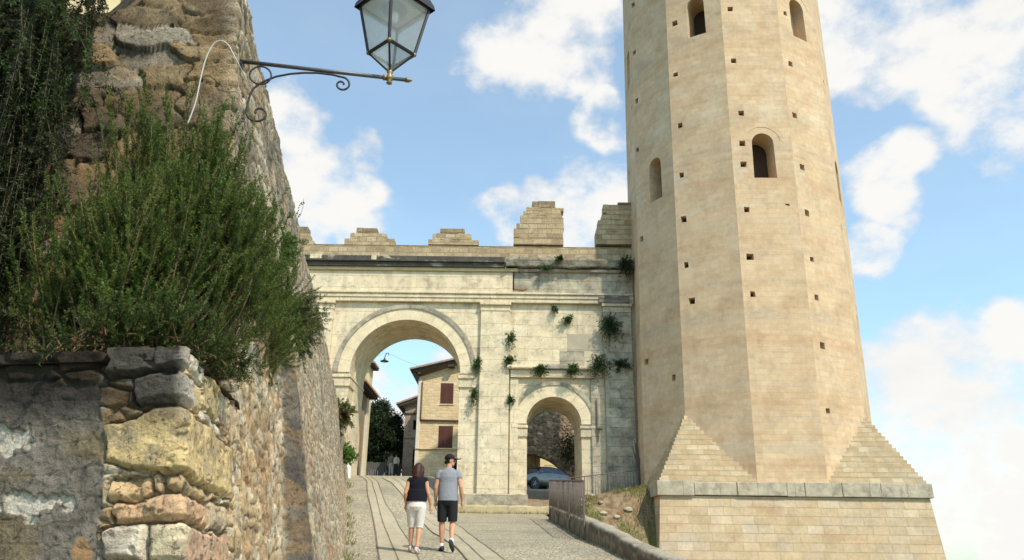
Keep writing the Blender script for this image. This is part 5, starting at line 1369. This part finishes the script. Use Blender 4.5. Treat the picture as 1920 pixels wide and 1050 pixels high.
    # shoes
    for s, n_ in ((-1, 'L'), (1, 'R')):
        K, A_, T = J['kn' + n_], J['an' + n_], J['to' + n_]
        f = (T - A_).normalized(); dn = (A_ - K).normalized(); dn = (dn - f * dn.dot(f)).normalized(); 
        sh_ = MB(); heel = A_ + dn * .05 - f * .045
        if P['socks']: MB().tube([A_ - (A_ - K) * .12, A_, A_ + dn * .02], [.044 * k, .043 * k, .044 * k], 10).build('sock', M_sock, root, smooth=True)
        sh_.tube([heel - f * .01, heel + f * .03 - dn * .005, A_ + dn * .045 + f * .08, T + dn * .012 - f * .02, T + f * .03 + dn * .015], [.030 * k, .043 * k, .043 * k, .038 * k, .022 * k], 10)
        so_ = sh_.build('shoe', P['mshoe'], root); remesh_union(so_, .008, 2)
        MB().tube([heel + dn * .034 - f * .012, heel + dn * .036 + f * .08, T + dn * .040, T + dn * .036 + f * .03], [.020, .026, .026, .014], 10).build('sole', P['msole'], so_, smooth=True)
    if P['hair'] == 'bob':
        h = MB(); h.ball(tuple(hd + V3((0, -.010, .024))), .088, .100, .104, 16, 10)
        bk = -fwd
        h.tube([hd + bk * .03 + V3((0, 0, .04)), hd + bk * .06 + V3((0, 0, -.06)), hd + bk * .07 + V3((0, 0, -.15)), hd + bk * .062 + V3((0, 0, -.215))], [.078, .082, .080, .052], 12)
        for i in range(16):
            a_ = PI * (i / 15 - .5) * 1.25; o_ = (bk * math.cos(a_) + rt * math.sin(a_)); jz = random.uniform(-.03, .02)
            h.tube([hd + o_ * .07 + V3((0, 0, .06)), hd + o_ * .088 + V3((0, 0, -.03)), hd + o_ * (.086 + random.uniform(-.004, .012)) + V3((0, 0, -.11)), hd + o_ * (.07 + random.uniform(-.01, .012)) + V3((0, 0, -.19 + jz))], [.014, .017, .017, .007], 6)
        for s in (-1, 1): h.tube([hd + rt * s * .06 + V3((0, 0, .05)), hd + rt * s * .078 + bk * .02 + V3((0, 0, -.05)), hd + rt * s * .07 + bk * .035 + V3((0, 0, -.17))], [.05, .048, .028], 8)
        ho = h.build('hair', P['mhair'], root); remesh_union(ho, .01, 2)
    else:
        h = MB(); h.ball(tuple(hd - fwd * .012 + V3((0, 0, .02))), .085, .096, .10, 14, 9); h.tube([hd - fwd * .06 + V3((0, 0, -.02)), hd - fwd * .062 + V3((0, 0, -.07))], [.06, .04], 10)
        ho = h.build('hair', P['mhair'], root); remesh_union(ho, .01, 2)
    if P.get('cap'):
        c = MB(); secs = []
        for i in range(8):
            t_ = i / 7 * PI / 2; secs.append((hd.x - fwd.x * .01, hd.y - fwd.y * .01, hd.z + .035 + .098 * math.sin(t_), .098 * math.cos(t_) + .004, .108 * math.cos(t_) + .004))
        c.loft(secs, 18); co_ = c.build('cap', M_cap, root, smooth=True)
        br = MB(); top = []; bot = []
        for i in range(9):
            t_ = PI * (i / 8 - .5); o_ = hd + fwd * (.075 + .135 * math.cos(t_)) + rt * .085 * math.sin(t_) + V3((0, 0, .045 - .012 * abs(math.sin(t_)) ** 2)); top.append(o_); bot.append(o_ - V3((0, 0, .008)))
        br.v = [tuple(p) for p in top + bot]; br.f = [tuple(range(9)), tuple(range(9, 18))[::-1]] + [(i, i + 1, 10 + i, 9 + i) for i in range(8)] + [(8, 0, 9, 17)]
        br.build('cap_brim', M_cap, co_)
    return root
PM = dict(k=1.0, ws=.205, wh=.172, waist=.158, turn=R(84), hem=-.06, sleeve=.42, leg=.93, legr=(.098, .088), legname='shorts', skin=M_skin, mtop=M_tee, mleg=M_short, mshoe=M_shoe, msole=M_trim, socks=True, hair='short', mhair=M_hairm, cap=True,
          hdL=(-.02, .12, -1), hdR=(.05, .2, -1),
          J=dict(chest=(0, .02, 1.44), hip=(0, 0, .96), neck=(0, .03, 1.54), head=(.012, .05, 1.655), shL=(-.178, .02, 1.42), elL=(-.235, -.02, 1.14), wrL=(-.235, .06, .90), shR=(.178, .02, 1.42), elR=(.245, -.04, 1.15), wrR=(.275, .05, .91),
                 hpL=(-.095, 0, .92), knL=(-.10, .07, .50), anL=(-.085, .07, .095), toL=(-.13, .21, .035), hpR=(.095, 0, .92), knR=(.105, .02, .50), anR=(.11, -.20, .17), toR=(.14, -.13, .035)))
man = person('person', (-1.23, 16.05, .045), 'man in grey t-shirt, black shorts and black cap walking up the lane', PM, 'couple walking up the lane'); man.scale = (1.055,) * 3
PW = dict(k=.93, ws=.175, wh=.178, waist=.15, turn=R(8), hem=.03, sleeve=.16, leg=1.12, legr=(.098, .074), legname='capri_trousers', skin=M_skin, mtop=M_blk, mleg=M_capri, mshoe=M_pshoe, msole=M_pshoe, socks=False, hair='bob', mhair=M_hair,
          hdL=(-.03, .1, -1), hdR=(.06, .12, -1),
          J=dict(chest=(0, .015, 1.31), hip=(0, 0, .87), neck=(0, .02, 1.39), head=(.0, .035, 1.49), shL=(-.150, .01, 1.285), elL=(-.215, -.05, 1.04), wrL=(-.205, .06, .84), shR=(.150, .01, 1.285), elR=(.215, -.02, 1.04), wrR=(.265, .07, .82),
                 hpL=(-.09, 0, .83), knL=(-.085, .10, .47), anL=(-.09, .13, .105), toL=(-.12, .27, .045), hpR=(.09, 0, .83), knR=(.075, .03, .45), anR=(.06, -.10, .085), toR=(.085, .02, .02)))
woman = person('person', (-1.80, 15.62, .03), 'woman with auburn bob, black top and white capri trousers walking up the lane', PW, 'couple walking up the lane'); woman.scale = (1.03,) * 3
def far_person(loc, label, top, leg, rotz, sc=1.0):
    q = dict(PW); q['mtop'] = top; q['mleg'] = leg; q['leg'] = 1.85; q['legr'] = (.098, .07); q['sleeve'] = .95; q['legname'] = 'trousers'; q['mhair'] = M_hairm
    r_ = person('person', loc, label, q, 'pair standing beyond the arch', .014, rotz); r_.scale = (sc, sc, sc); return r_
far_person((-8.78, 58.6, 5.33), 'distant person in khaki jacket and cream trousers beside the yard gate', M_khaki, M_cream, PI + .3, 1.06)
far_person((-8.35, 58.2, 5.30), 'distant person in pale top and dark trousers near the pink brown house', M_cream, M_denim, PI - .4, 1.0)

# ------------------------------------------------------------------ vegetation
def curve_pts(p0, p1, p2, n=9):
    t = np.linspace(0, 1, n)[:, None]; p0, p1, p2 = map(np.asarray, (p0, p1, p2))
    return p0 * (1 - t) ** 2 + p1 * 2 * t * (1 - t) + p2 * t * t

def shrub_mesh(root, shoots, stems, per_m, L, W, c0, c1, name='foliage', spread=.9, start=.15, r=.004):
    parts = [needle_shoot(p, per_m, L, W, c0, c1, spread, start) for p in shoots]
    join_leaf(name, parts, M_leaf, root)
    m = MB()
    for p in stems:
        n = len(p); m.tube([tuple(q) for q in p], [r * (1 - .7 * i / (n - 1)) for i in range(n)], 5)
    m.build('stems', M_stem, root)

def rel(root, p): return np.asarray(p) - np.array(root.location)

# big rosemary on the ledge
ros = empty('rosemary_bush', (-1.5, 3.35, .70), 'large bushy rosemary with upright dark green sprigs on the wall ledge', 'shrub')
shoots = []; stems = []
O = np.array(ros.location)
def sprig(base, tip, up, n_side, L0=.16):
    base, tip = np.asarray(base, float), np.asarray(tip, float)
    mid = base * .45 + tip * .55 + np.array([0, 0, -up]) + rng.normal(size=3) * .04
    p = curve_pts(base, mid, tip + np.array([0, 0, up * .3])); stems.append(p); shoots.append(p[3:])
    for i in range(n_side):
        k = rng.integers(3, len(p) - 1); b = p[k]; tg = p[min(k + 1, len(p) - 1)] - p[k - 1]
        d = unit(tg / np.linalg.norm(tg) * .6 + rng.normal(size=3) * .45 + np.array([.1, -.1, .55])); q = L0 * (.6 + .9 * rng.random())
        shoots.append(curve_pts(b, b + d * q * .5 + np.array([0, 0, -.01]), b + d * q + np.array([0, 0, .03]), 6))
for i in range(400):
    base = np.array([rng.uniform(-.34, .06), rng.uniform(-.25, .35), rng.uniform(-.02, .14)])
    while True:
        v = rng.normal(size=3); v /= np.linalg.norm(v)
        if v[1] < .55 and v[2] > -.55: break
    k = rng.random() ** .45
    tip = np.array([-.10, -.04, .43]) + v * np.array([.42, .32, .48]) * k
    if tip[2] < -.02 and tip[1] > -.25: tip[2] = rng.uniform(.0, .2)
    if tip[0] > .12: tip[2] = max(tip[2], .22 + .2 * rng.random())
    tip = tip + np.array([.10 * tip[0], 0, .12 + .10 * rng.random()])
    sprig(base, tip, .05 + .05 * rng.random(), 3, .13)
for i in range(170):     # tall upright plumes
    bx = rng.uniform(-.52, .30); base = np.array([bx * .5, rng.uniform(-.1, .4), .25]); h = 1.0 + (.15 + .45 * rng.random()) * (np.exp(-((bx + .40) / .10) ** 2) + .8 * np.exp(-((bx + .02) / .10) ** 2)) + .1 * rng.random() - .35 * max(0, bx) ** .5
    sprig(base, np.array([bx + rng.normal() * .06, rng.uniform(-.05, .35), h]), .02, 5, .13)
for i in range(230):    # right hand lobe leaning out over the lane side
    yy = rng.uniform(.1, 2.6); zz = rng.uniform(.25, .75) + .12 * yy; base = np.array([float(wall_x(3.35 + yy, .7 + zz)) + 1.5 - .03, yy, zz]); v = unit(rng.normal(size=3) + np.array([.35, -.35, .35]))
    sprig(base, base + np.array([.06, -.05, .12]) + v * np.array([.20, .32, .34]) * (.5 + .5 * rng.random()), .03, 4)
for i in range(120):    # left flank that reaches toward the hanging strands
    base = np.array([rng.uniform(-.55, -.2), rng.uniform(-.1, .4), rng.uniform(.02, .25)]); sprig(base, base + np.array([rng.uniform(-.28, .05), rng.uniform(-.25, .1), rng.uniform(.15, .75)]), .04, 4, .13)
for i in range(150):    # drooping skirt over the slab
    base = np.array([rng.uniform(-.24, .20), rng.uniform(-.4, .3), .08]); sprig(base, base + np.array([rng.uniform(-.1, .2), rng.uniform(-.24, -.05), rng.uniform(-.12, .12)]), -.06, 3, .10)
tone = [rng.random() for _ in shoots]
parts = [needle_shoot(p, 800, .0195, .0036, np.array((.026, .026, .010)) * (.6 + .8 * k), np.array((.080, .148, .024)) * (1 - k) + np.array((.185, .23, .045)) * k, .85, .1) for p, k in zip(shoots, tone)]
for V_, F_, C_ in parts: C_ *= (.55 + .45 * sst(-.02, .40, V_[:, 2]))[:, None]     # shade of the dense underside painted into the leaf colour
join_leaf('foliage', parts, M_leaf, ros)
m = MB()
for p in stems:
    m.tube([tuple(q) for q in p], [.0048 * (1 - .7 * i / (len(p) - 1)) for i in range(len(p))], 5)
m.build('stems', plain('rosemary_bark', (.16, .10, .055), .85, var=.3, gs=30), ros)

# trailing curtain on the far left
ivy = empty('trailing_shrub', (-2.6, 3.6, 3.2), 'dark trailing plant hanging in long strands down the upper left wall', 'hanging plant')
shoots = []; stems = []
for i in range(680):
    x = -.95 + 1.16 * rng.random() ** .8; y = rng.uniform(-.45, .25); z = rng.uniform(-.5, .22) if i % 2 else rng.uniform(-1.5, -.3); x = x if i % 2 else x * .9 - .02; y = y if i % 2 else rng.uniform(-.15, .28)
    ln = rng.uniform(.9, 2.5 + .4 * (x < -.35)) * (1 - .5 * max(0, (x + .10) / .2)); base = np.array([x, y, z]); tip = base + np.array([rng.normal() * .16 + .02, -.10 - .22 * rng.random(), -ln])
    tip[2] = max(tip[2], -2.55)
    p = curve_pts(base, (base + tip) / 2 + np.array([rng.normal() * .10, -.12 * rng.random(), .12]), tip, 12); stems.append(p); shoots.append(p)
    for q in range(5):
        k = rng.integers(2, 11); b = p[k]; d = unit(rng.normal(size=3) * .5 + np.array([.1, -.5, -.1 + .5 * rng.random()])); l = rng.uniform(.06, .2)
        shoots.append(curve_pts(b, b + d * l * .5, b + d * l + np.array([0, 0, -.02]), 5))
for i in range(60):
    base = np.array([rng.uniform(-.4, .16), rng.uniform(-.2, .2), rng.uniform(.0, .2)]); d = unit(np.array([rng.uniform(.0, .8), -.5, rng.uniform(-.3, .8)])); l = rng.uniform(.1, .25)
    shoots.append(curve_pts(base, base + d * l * .5, base + d * l, 5))
parts = []
for p in shoots:
    k = float(fbm(np.array([p[-1][0] * 3]), np.array([p[-1][1] * 2]), np.array([p[-1][2] * 2.2]), 3, 610)[0]); k = min(1, max(0, (k - .35) / .3)); q = rng.random() * .5
    parts.append(needle_shoot(p, 330, .028, .0056, np.array((.022, .018, .012)), np.array((.050, .040, .024)) * (1 - k) + np.array((.055, .105, .024)) * (k + q), .95, .05))
join_leaf('foliage', parts, M_leaf, ivy)
m = MB()
for p in stems:
    m.tube([tuple(q) for q in p], [.003 * (1 - .7 * i / (len(p) - 1)) for i in range(len(p))], 4)
m.build('stems', M_stem, ivy)

# small dry shrub on the lane side of the wall
def wall_shrub(D, z, rad, n, label, c0, c1, per=420, L=.03, W=.006, grp=None, stretch=(1, 1, 1)):
    x = float(wall_x(D, z)); r_ = empty('wall_shrub', (x, D, z), label, 'shrub', grp)
    sh, st = [], []
    for i in range(n):
        v = unit(rng.normal(size=3) + np.array([.9, -.4, .15])); tip = v * rad * np.array(stretch) * (.55 + .6 * rng.random()); tip[2] -= .15 * rad
        p = curve_pts((0, 0, rng.normal() * rad * .2), tip * .5 + np.array([0, 0, rad * .25]), tip, 7); st.append(p); sh.append(p)
        for q in range(3):
            k = rng.integers(2, 6); d = unit(v + rng.normal(size=3) * .7); sh.append(curve_pts(p[k], p[k] + d * rad * .15, p[k] + d * rad * .32, 5))
    shrub_mesh(r_, sh, st, per, L, W, c0, c1); return r_
wall_shrub(7.4, 2.15, .36, 110, 'small olive green shrub rooted in the wall face beside the rosemary', (.05, .05, .025), (.13, .155, .05), stretch=(1, 1, 1.3))
wall_shrub(6.4, 2.55, .26, 60, 'bright green tuft growing on the wall just above the olive shrub', (.04, .06, .02), (.12, .20, .045), stretch=(.8, 1, 1.5))
wall_shrub(24.0, 4.05, .55, 60, 'brown and green tuft high on the far wall near the arch', (.10, .07, .04), (.15, .16, .05), 200, .08, .02)
wall_shrub(27.0, 3.2, .45, 45, 'fresh green leafy tuft on the far wall beside the arch jamb', (.07, .12, .03), (.16, .28, .06), 160, .09, .03)

# dry twig on top of the wall
tw = empty('dry_twig', (float(wall_x(9.2, 4.0)) - .12, 9.2, 3.92), 'thin dry seeded twig standing on the wall top against the sky', 'twig')
m = MB(); m.tube([(0, 0, 0), (.06, 0, .10), (.14, 0, .20), (.165, 0, .33), (.16, 0, .45)], [.006, .005, .004, .003, .002], 5)
for i in range(26):
    t = rng.random(); p = Vector((.06, 0, .10)).lerp(Vector((.165, 0, .45)), t) + Vector((rng.normal() * .012 + .012 * (1 - t), rng.normal() * .012, rng.normal() * .01)); m.ball(tuple(p), .008, .008, .013, 6, 4)
m.tube([(-.06, 0, 0), (-.075, 0, .2), (-.07, 0, .34)], [.005, .004, .002], 5)
m.build('twig', M_drystem, tw)

# white guard stone at the arch jamb
gs_ = MB(); gs_.lathe([(.17, -.3), (.17, .0), (.15, .35), (.11, .62), (.05, .76)], (0, 0, 0), 14)
o = gs_.build('guard_stone', M_white, None, smooth=True); o.location = (-6.92, 33.78, 3.0); tag(o, 'white painted guard stone at the left foot of the large arch', 'guard stone')

# tufts rooted in the joints of the gate
def gate_tuft(x, y, z, w_, h_, label, droop=.4, n=30, dark=1.0, dirx=0):
    r_ = empty('gate_plant', (x, y, z), label, 'plant', 'plants rooted in the gate masonry')
    P_, st = [], []
    for i in range(int(n * 1.7)):
        d = unit(np.array([rng.normal() * .8 + dirx, -.55 - .4 * rng.random(), rng.normal() * .75 + .25 - droop * .4])); l = (.35 + .65 * rng.random())
        tip = d * np.array([w_ * .55, .26, h_ * .55]) * l * 1.2; tip[2] -= droop * h_ * .25 * l
        p = curve_pts((0, 0, 0), tip * .5 + np.array([0, 0, .1 * h_]), tip, 6); st.append(p)
        k = max(8, int(26 * l)); t = rng.integers(1, 6, k); b = p[t] + rng.normal(size=(k, 3)) * .025; dd = unit(d[None, :] * .5 + rand_dirs(k) + np.array([0, -.3, -.15])); s_ = unit(np.cross(dd, rand_dirs(k)))
        f = rng.random((k, 1)); col = (np.array((.022, .048, .016)) * (1 - f) + np.array((.07, .135, .035)) * f) * dark
        P_.append(leaves(b, dd, s_, .055 + .055 * rng.random(k), .028 + .024 * rng.random(k), col))
    join_leaf('foliage', P_, M_leaf, r_)
    m = MB()
    for p in st: m.tube([tuple(q) for q in p], [.008, .007, .006, .005, .004, .002], 4)
    m.build('stems', M_stem, r_)
TU = [(-.02, 33.80, 9.15, .55, .95, 'leafy green tuft upright beside the middle pilaster, above the small arch cornice', .1, 22, 1.0, 0),
      (-.05, 33.80, 8.12, .55, .75, 'spiky tuft at the left tip of the small arch cornice', .2, 20, .9, -.1),
      (-1.5, 33.85, 7.95, .42, 1.05, 'narrow bright green tuft at the right foot of the large archivolt', .3, 26, 1.25, 0),
      (-1.62, 33.88, 6.70, .40, 1.0, 'hanging tuft below the right impost of the large arch', .9, 22, .9, -.1),
      (.0, 33.86, 6.35, .45, .75, 'small fern like tuft left of the small arch ring', .0, 14, .9, .1),
      (1.30, 33.66, 7.78, .72, .75, 'round dark tuft on the small arch cornice, left of its twin', .8, 34, .75, 0),
      (2.76, 33.66, 7.78, .72, .80, 'round dark tuft on the small arch cornice, right of its twin', .8, 34, .9, 0),
      (2.60, 33.95, 10.1, .60, .75, 'light green tuft high on the wall between small cornice and frieze', .2, 20, 1.25, 0),
      (1.98, 33.98, 10.70, .30, .50, 'tiny tuft just under the architrave', .6, 10, .8, 0),
      (4.42, 33.75, 9.75, 1.15, 1.55, 'large dark spreading plant high on the wall near the tower', .35, 70, .6, .1),
      (3.95, 33.72, 7.95, .95, 1.30, 'large dark bush at the right end of the small arch cornice', .4, 55, .65, -.1),
      (4.85, 33.75, 8.0, 1.0, .75, 'dark leafy plant reaching right toward the tower', .3, 34, .6, .4),
      (1.56, 33.60, 12.52, .65, .28, 'low green cushion under the lichen cornice', .4, 18, 1.2, 0),
      (2.2, 33.45, 12.95, .5, .3, 'grey green cushion on the lichen cornice', .3, 14, .6, 0),
      (5.25, 33.60, 12.75, .9, 1.2, 'dark plant in the corner where cornice meets tower', .7, 44, .45, 0)]
for a in TU: gate_tuft(a[0], a[1], a[2], a[3], a[4], a[5], a[6], a[7], a[8], a[9])
# dead ivy stem climbing at the tower corner
cl = empty('dead_creeper', (5.45, 33.55, 2.3), 'dark dead creeper stem climbing the wall beside the tower', 'plant')
m = MB()
for k in range(5): m.tube([(rng.normal() * .05, rng.normal() * .02, 0), (rng.normal() * .05, 0, .8), (rng.normal() * .05, 0, 1.5), (-.05 + rng.normal() * .06, 0, 2.1 + rng.random() * .3)], [.05, .045, .035, .01], 6)
m.build('stem', M_drystem, cl)
cr2 = empty('dead_creeper', (3.78, 33.85, 4.6), 'thin dark dry root hanging by the right impost of the small arch', 'plant')
m = MB(); m.tube([(0, 0, 1.9), (.02, 0, 1.2), (0, -.02, .6), (.05, -.02, .2), (.02, -.02, 0)], [.02, .035, .03, .035, .01], 6); m.ball((.12, -.03, .62), .14, .06, .08); m.build('stem', M_drystem, cr2)

# tree beyond the large arch
def tree(name, loc, label, centres, n_cl, n_lf, ls, cols, trunk_h, group=None):
    r_ = empty(name, loc, label, 'tree', group); P_ = []
    tot = sum(c[3] for c in centres)
    for c in centres:
        for i in range(int(n_cl * c[3] / tot)):
            v = unit(rng.normal(size=3)); q = np.array(c[:3]) + v * np.array(c[4:7]) * (.45 + .6 * rng.random() ** .6)
            k = int(n_lf * (.5 + rng.random())); b = q + rng.normal(size=(k, 3)) * .22
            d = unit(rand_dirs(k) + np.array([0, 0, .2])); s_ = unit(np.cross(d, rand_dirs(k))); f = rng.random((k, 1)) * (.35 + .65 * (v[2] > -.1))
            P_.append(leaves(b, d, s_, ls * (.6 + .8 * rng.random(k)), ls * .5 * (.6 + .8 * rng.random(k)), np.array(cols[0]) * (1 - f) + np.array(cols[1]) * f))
    join_leaf('crown', P_, M_leaf, r_)
    m = MB(); m.tube([(0, 0, -.4), (.05, 0, trunk_h * .5), (-.05, .05, trunk_h)], [.2, .16, .10], 8)
    for i in range(6):
        a = 2 * PI * i / 6; m.tube([(0, 0, trunk_h * .6), (math.cos(a) * .5, math.sin(a) * .5, trunk_h * .95), (math.cos(a) * 1.0, math.sin(a) * .9, trunk_h * 1.35)], [.09, .06, .02], 6)
    m.build('trunk', M_stem, r_)
tree('dense_tree', (-10.2, 62.5, 5.3), 'dense dark green tree framed by the large arch', [(-.1, 0, 4.4, 1.0, 1.35, 1.2, 1.5), (.0, 0, 3.2, 1.2, 1.5, 1.3, 2.2), (.6, .2, 2.8, 1.1, 1.35, 1.3, 1.6), (-1.0, .1, 2.6, 1.0, 1.2, 1.2, 1.8), (-.35, 0, 5.6, .35, .55, .55, .7), (.9, 0, 1.6, .5, .8, .9, .9)], 330, 150, .17, ((.012, .019, .009), (.055, .085, .028)), 3.2)
# creeper on the rubble house
cp = empty('hanging_creeper', (3.9, 50.4, 6.9), 'dark creeper hanging on the rubble house behind the parked car', 'plant')
k = 900; b = rng.normal(size=(k, 3)) * np.array([.38, .12, .55]) + np.array([0, -.1, -.4]); d = unit(rand_dirs(k) + np.array([0, -.3, -.4])); s_ = unit(np.cross(d, rand_dirs(k))); f = rng.random((k, 1))
join_leaf('foliage', [leaves(b, d, s_, .12 + .1 * rng.random(k), .06 + .05 * rng.random(k), np.array((.012, .02, .008)) * (1 - f) + np.array((.045, .07, .02)) * f)], M_leaf, cp)
MB().tube([(0, 0, -1.8), (.05, 0, -.6), (0, 0, .3)], [.04, .03, .01], 6).build('stem', M_stem, cp)

# grass on the bank and at the wall feet: nobody could count it
def grass(name, X, Y, Zf, h, w_, c0, c1):
    n = len(X); Z = Zf(X, Y); b = np.stack([X, Y, Z - .02], 1); d = unit(np.array([0, 0, 1.0]) + rng.normal(size=(n, 3)) * .38); s_ = unit(np.cross(d, rand_dirs(n))); f = rng.random((n, 1))
    V, F, C = leaves(b, d, s_, h * (.5 + rng.random(n)), np.full(n, w_), np.array(c0) * (1 - f) + np.array(c1) * f)
    return V, F, C
n = 9000; X = rng.uniform(2.0, 5.6, n); Y = rng.uniform(26.5, 33.6, n); keep = (fbm(X * 1.1, Y * 1.1, X * 0, 4, 303) > .45 - .12 * (X > 4.2)) & ((Y > 27.5 + .6 * (X - 2)) | (rng.random(n) < .15)); X, Y = X[keep], Y[keep]
o = join_leaf('bank_grass', [grass('g', X, Y, bank_z, .16, .022, (.13, .12, .035), (.26, .22, .085))], M_leaf, None); tag(o, 'short dry grass covering the bank beside the tower', 'grass', kind='stuff')
n = 900; Y = rng.uniform(11, 33, n); X = wall_x(Y, road(-.2 * Y, Y)) + np.abs(rng.normal(size=n)) * .10 + .02
kp = fbm(Y * .8, Y * 0, Y * 0, 3, 401) > .5; X, Y = X[kp], Y[kp]
n2 = 260; Y2 = rng.uniform(12, 28.5, n2); X2 = lwx(Y2) - np.abs(rng.normal(size=n2)) * .06 - .03
n3 = 420; X3 = rng.uniform(-2.1, 1.7, n3); Y3 = 33.33 - np.abs(rng.normal(size=n3)) * .08
X = np.concatenate([X, X2, X3]); Y = np.concatenate([Y, Y2, Y3])
o = join_leaf('verge_grass', [grass('g', X, Y, road, .12, .016, (.13, .13, .045), (.26, .24, .10))], M_leaf, None); tag(o, 'thin dry grass along the foot of the walls', 'grass', kind='stuff')
# loose stones on the bank
nst = 26
for i in range(nst):
    x, y = rng.uniform(2.3, 5.0), rng.uniform(25.0, 31.5); s_ = rng.uniform(.05, .15)
    bm = bmesh.new(); bmesh.ops.create_icosphere(bm, subdivisions=2, radius=1)
    for v in bm.verts:
        q = v.co; f = .75 + .5 * float(vnoise(np.array([q.x * 1.5 + i * 7]), np.array([q.y * 1.5]), np.array([q.z * 1.5]), i)[0]); v.co = Vector((q.x * s_ * 1.3, q.y * s_, q.z * s_ * .65)) * f
    o = bm_obj('loose_stone', bm, M_grey_plaster, None, False); o.location = (x, y, float(bank_z(x, y)) + s_ * .2); o.rotation_euler = (0, 0, rng.uniform(0, 6))
    tag(o, 'small pale loose stone lying on the earth bank', 'stone', 'loose stones on the bank')
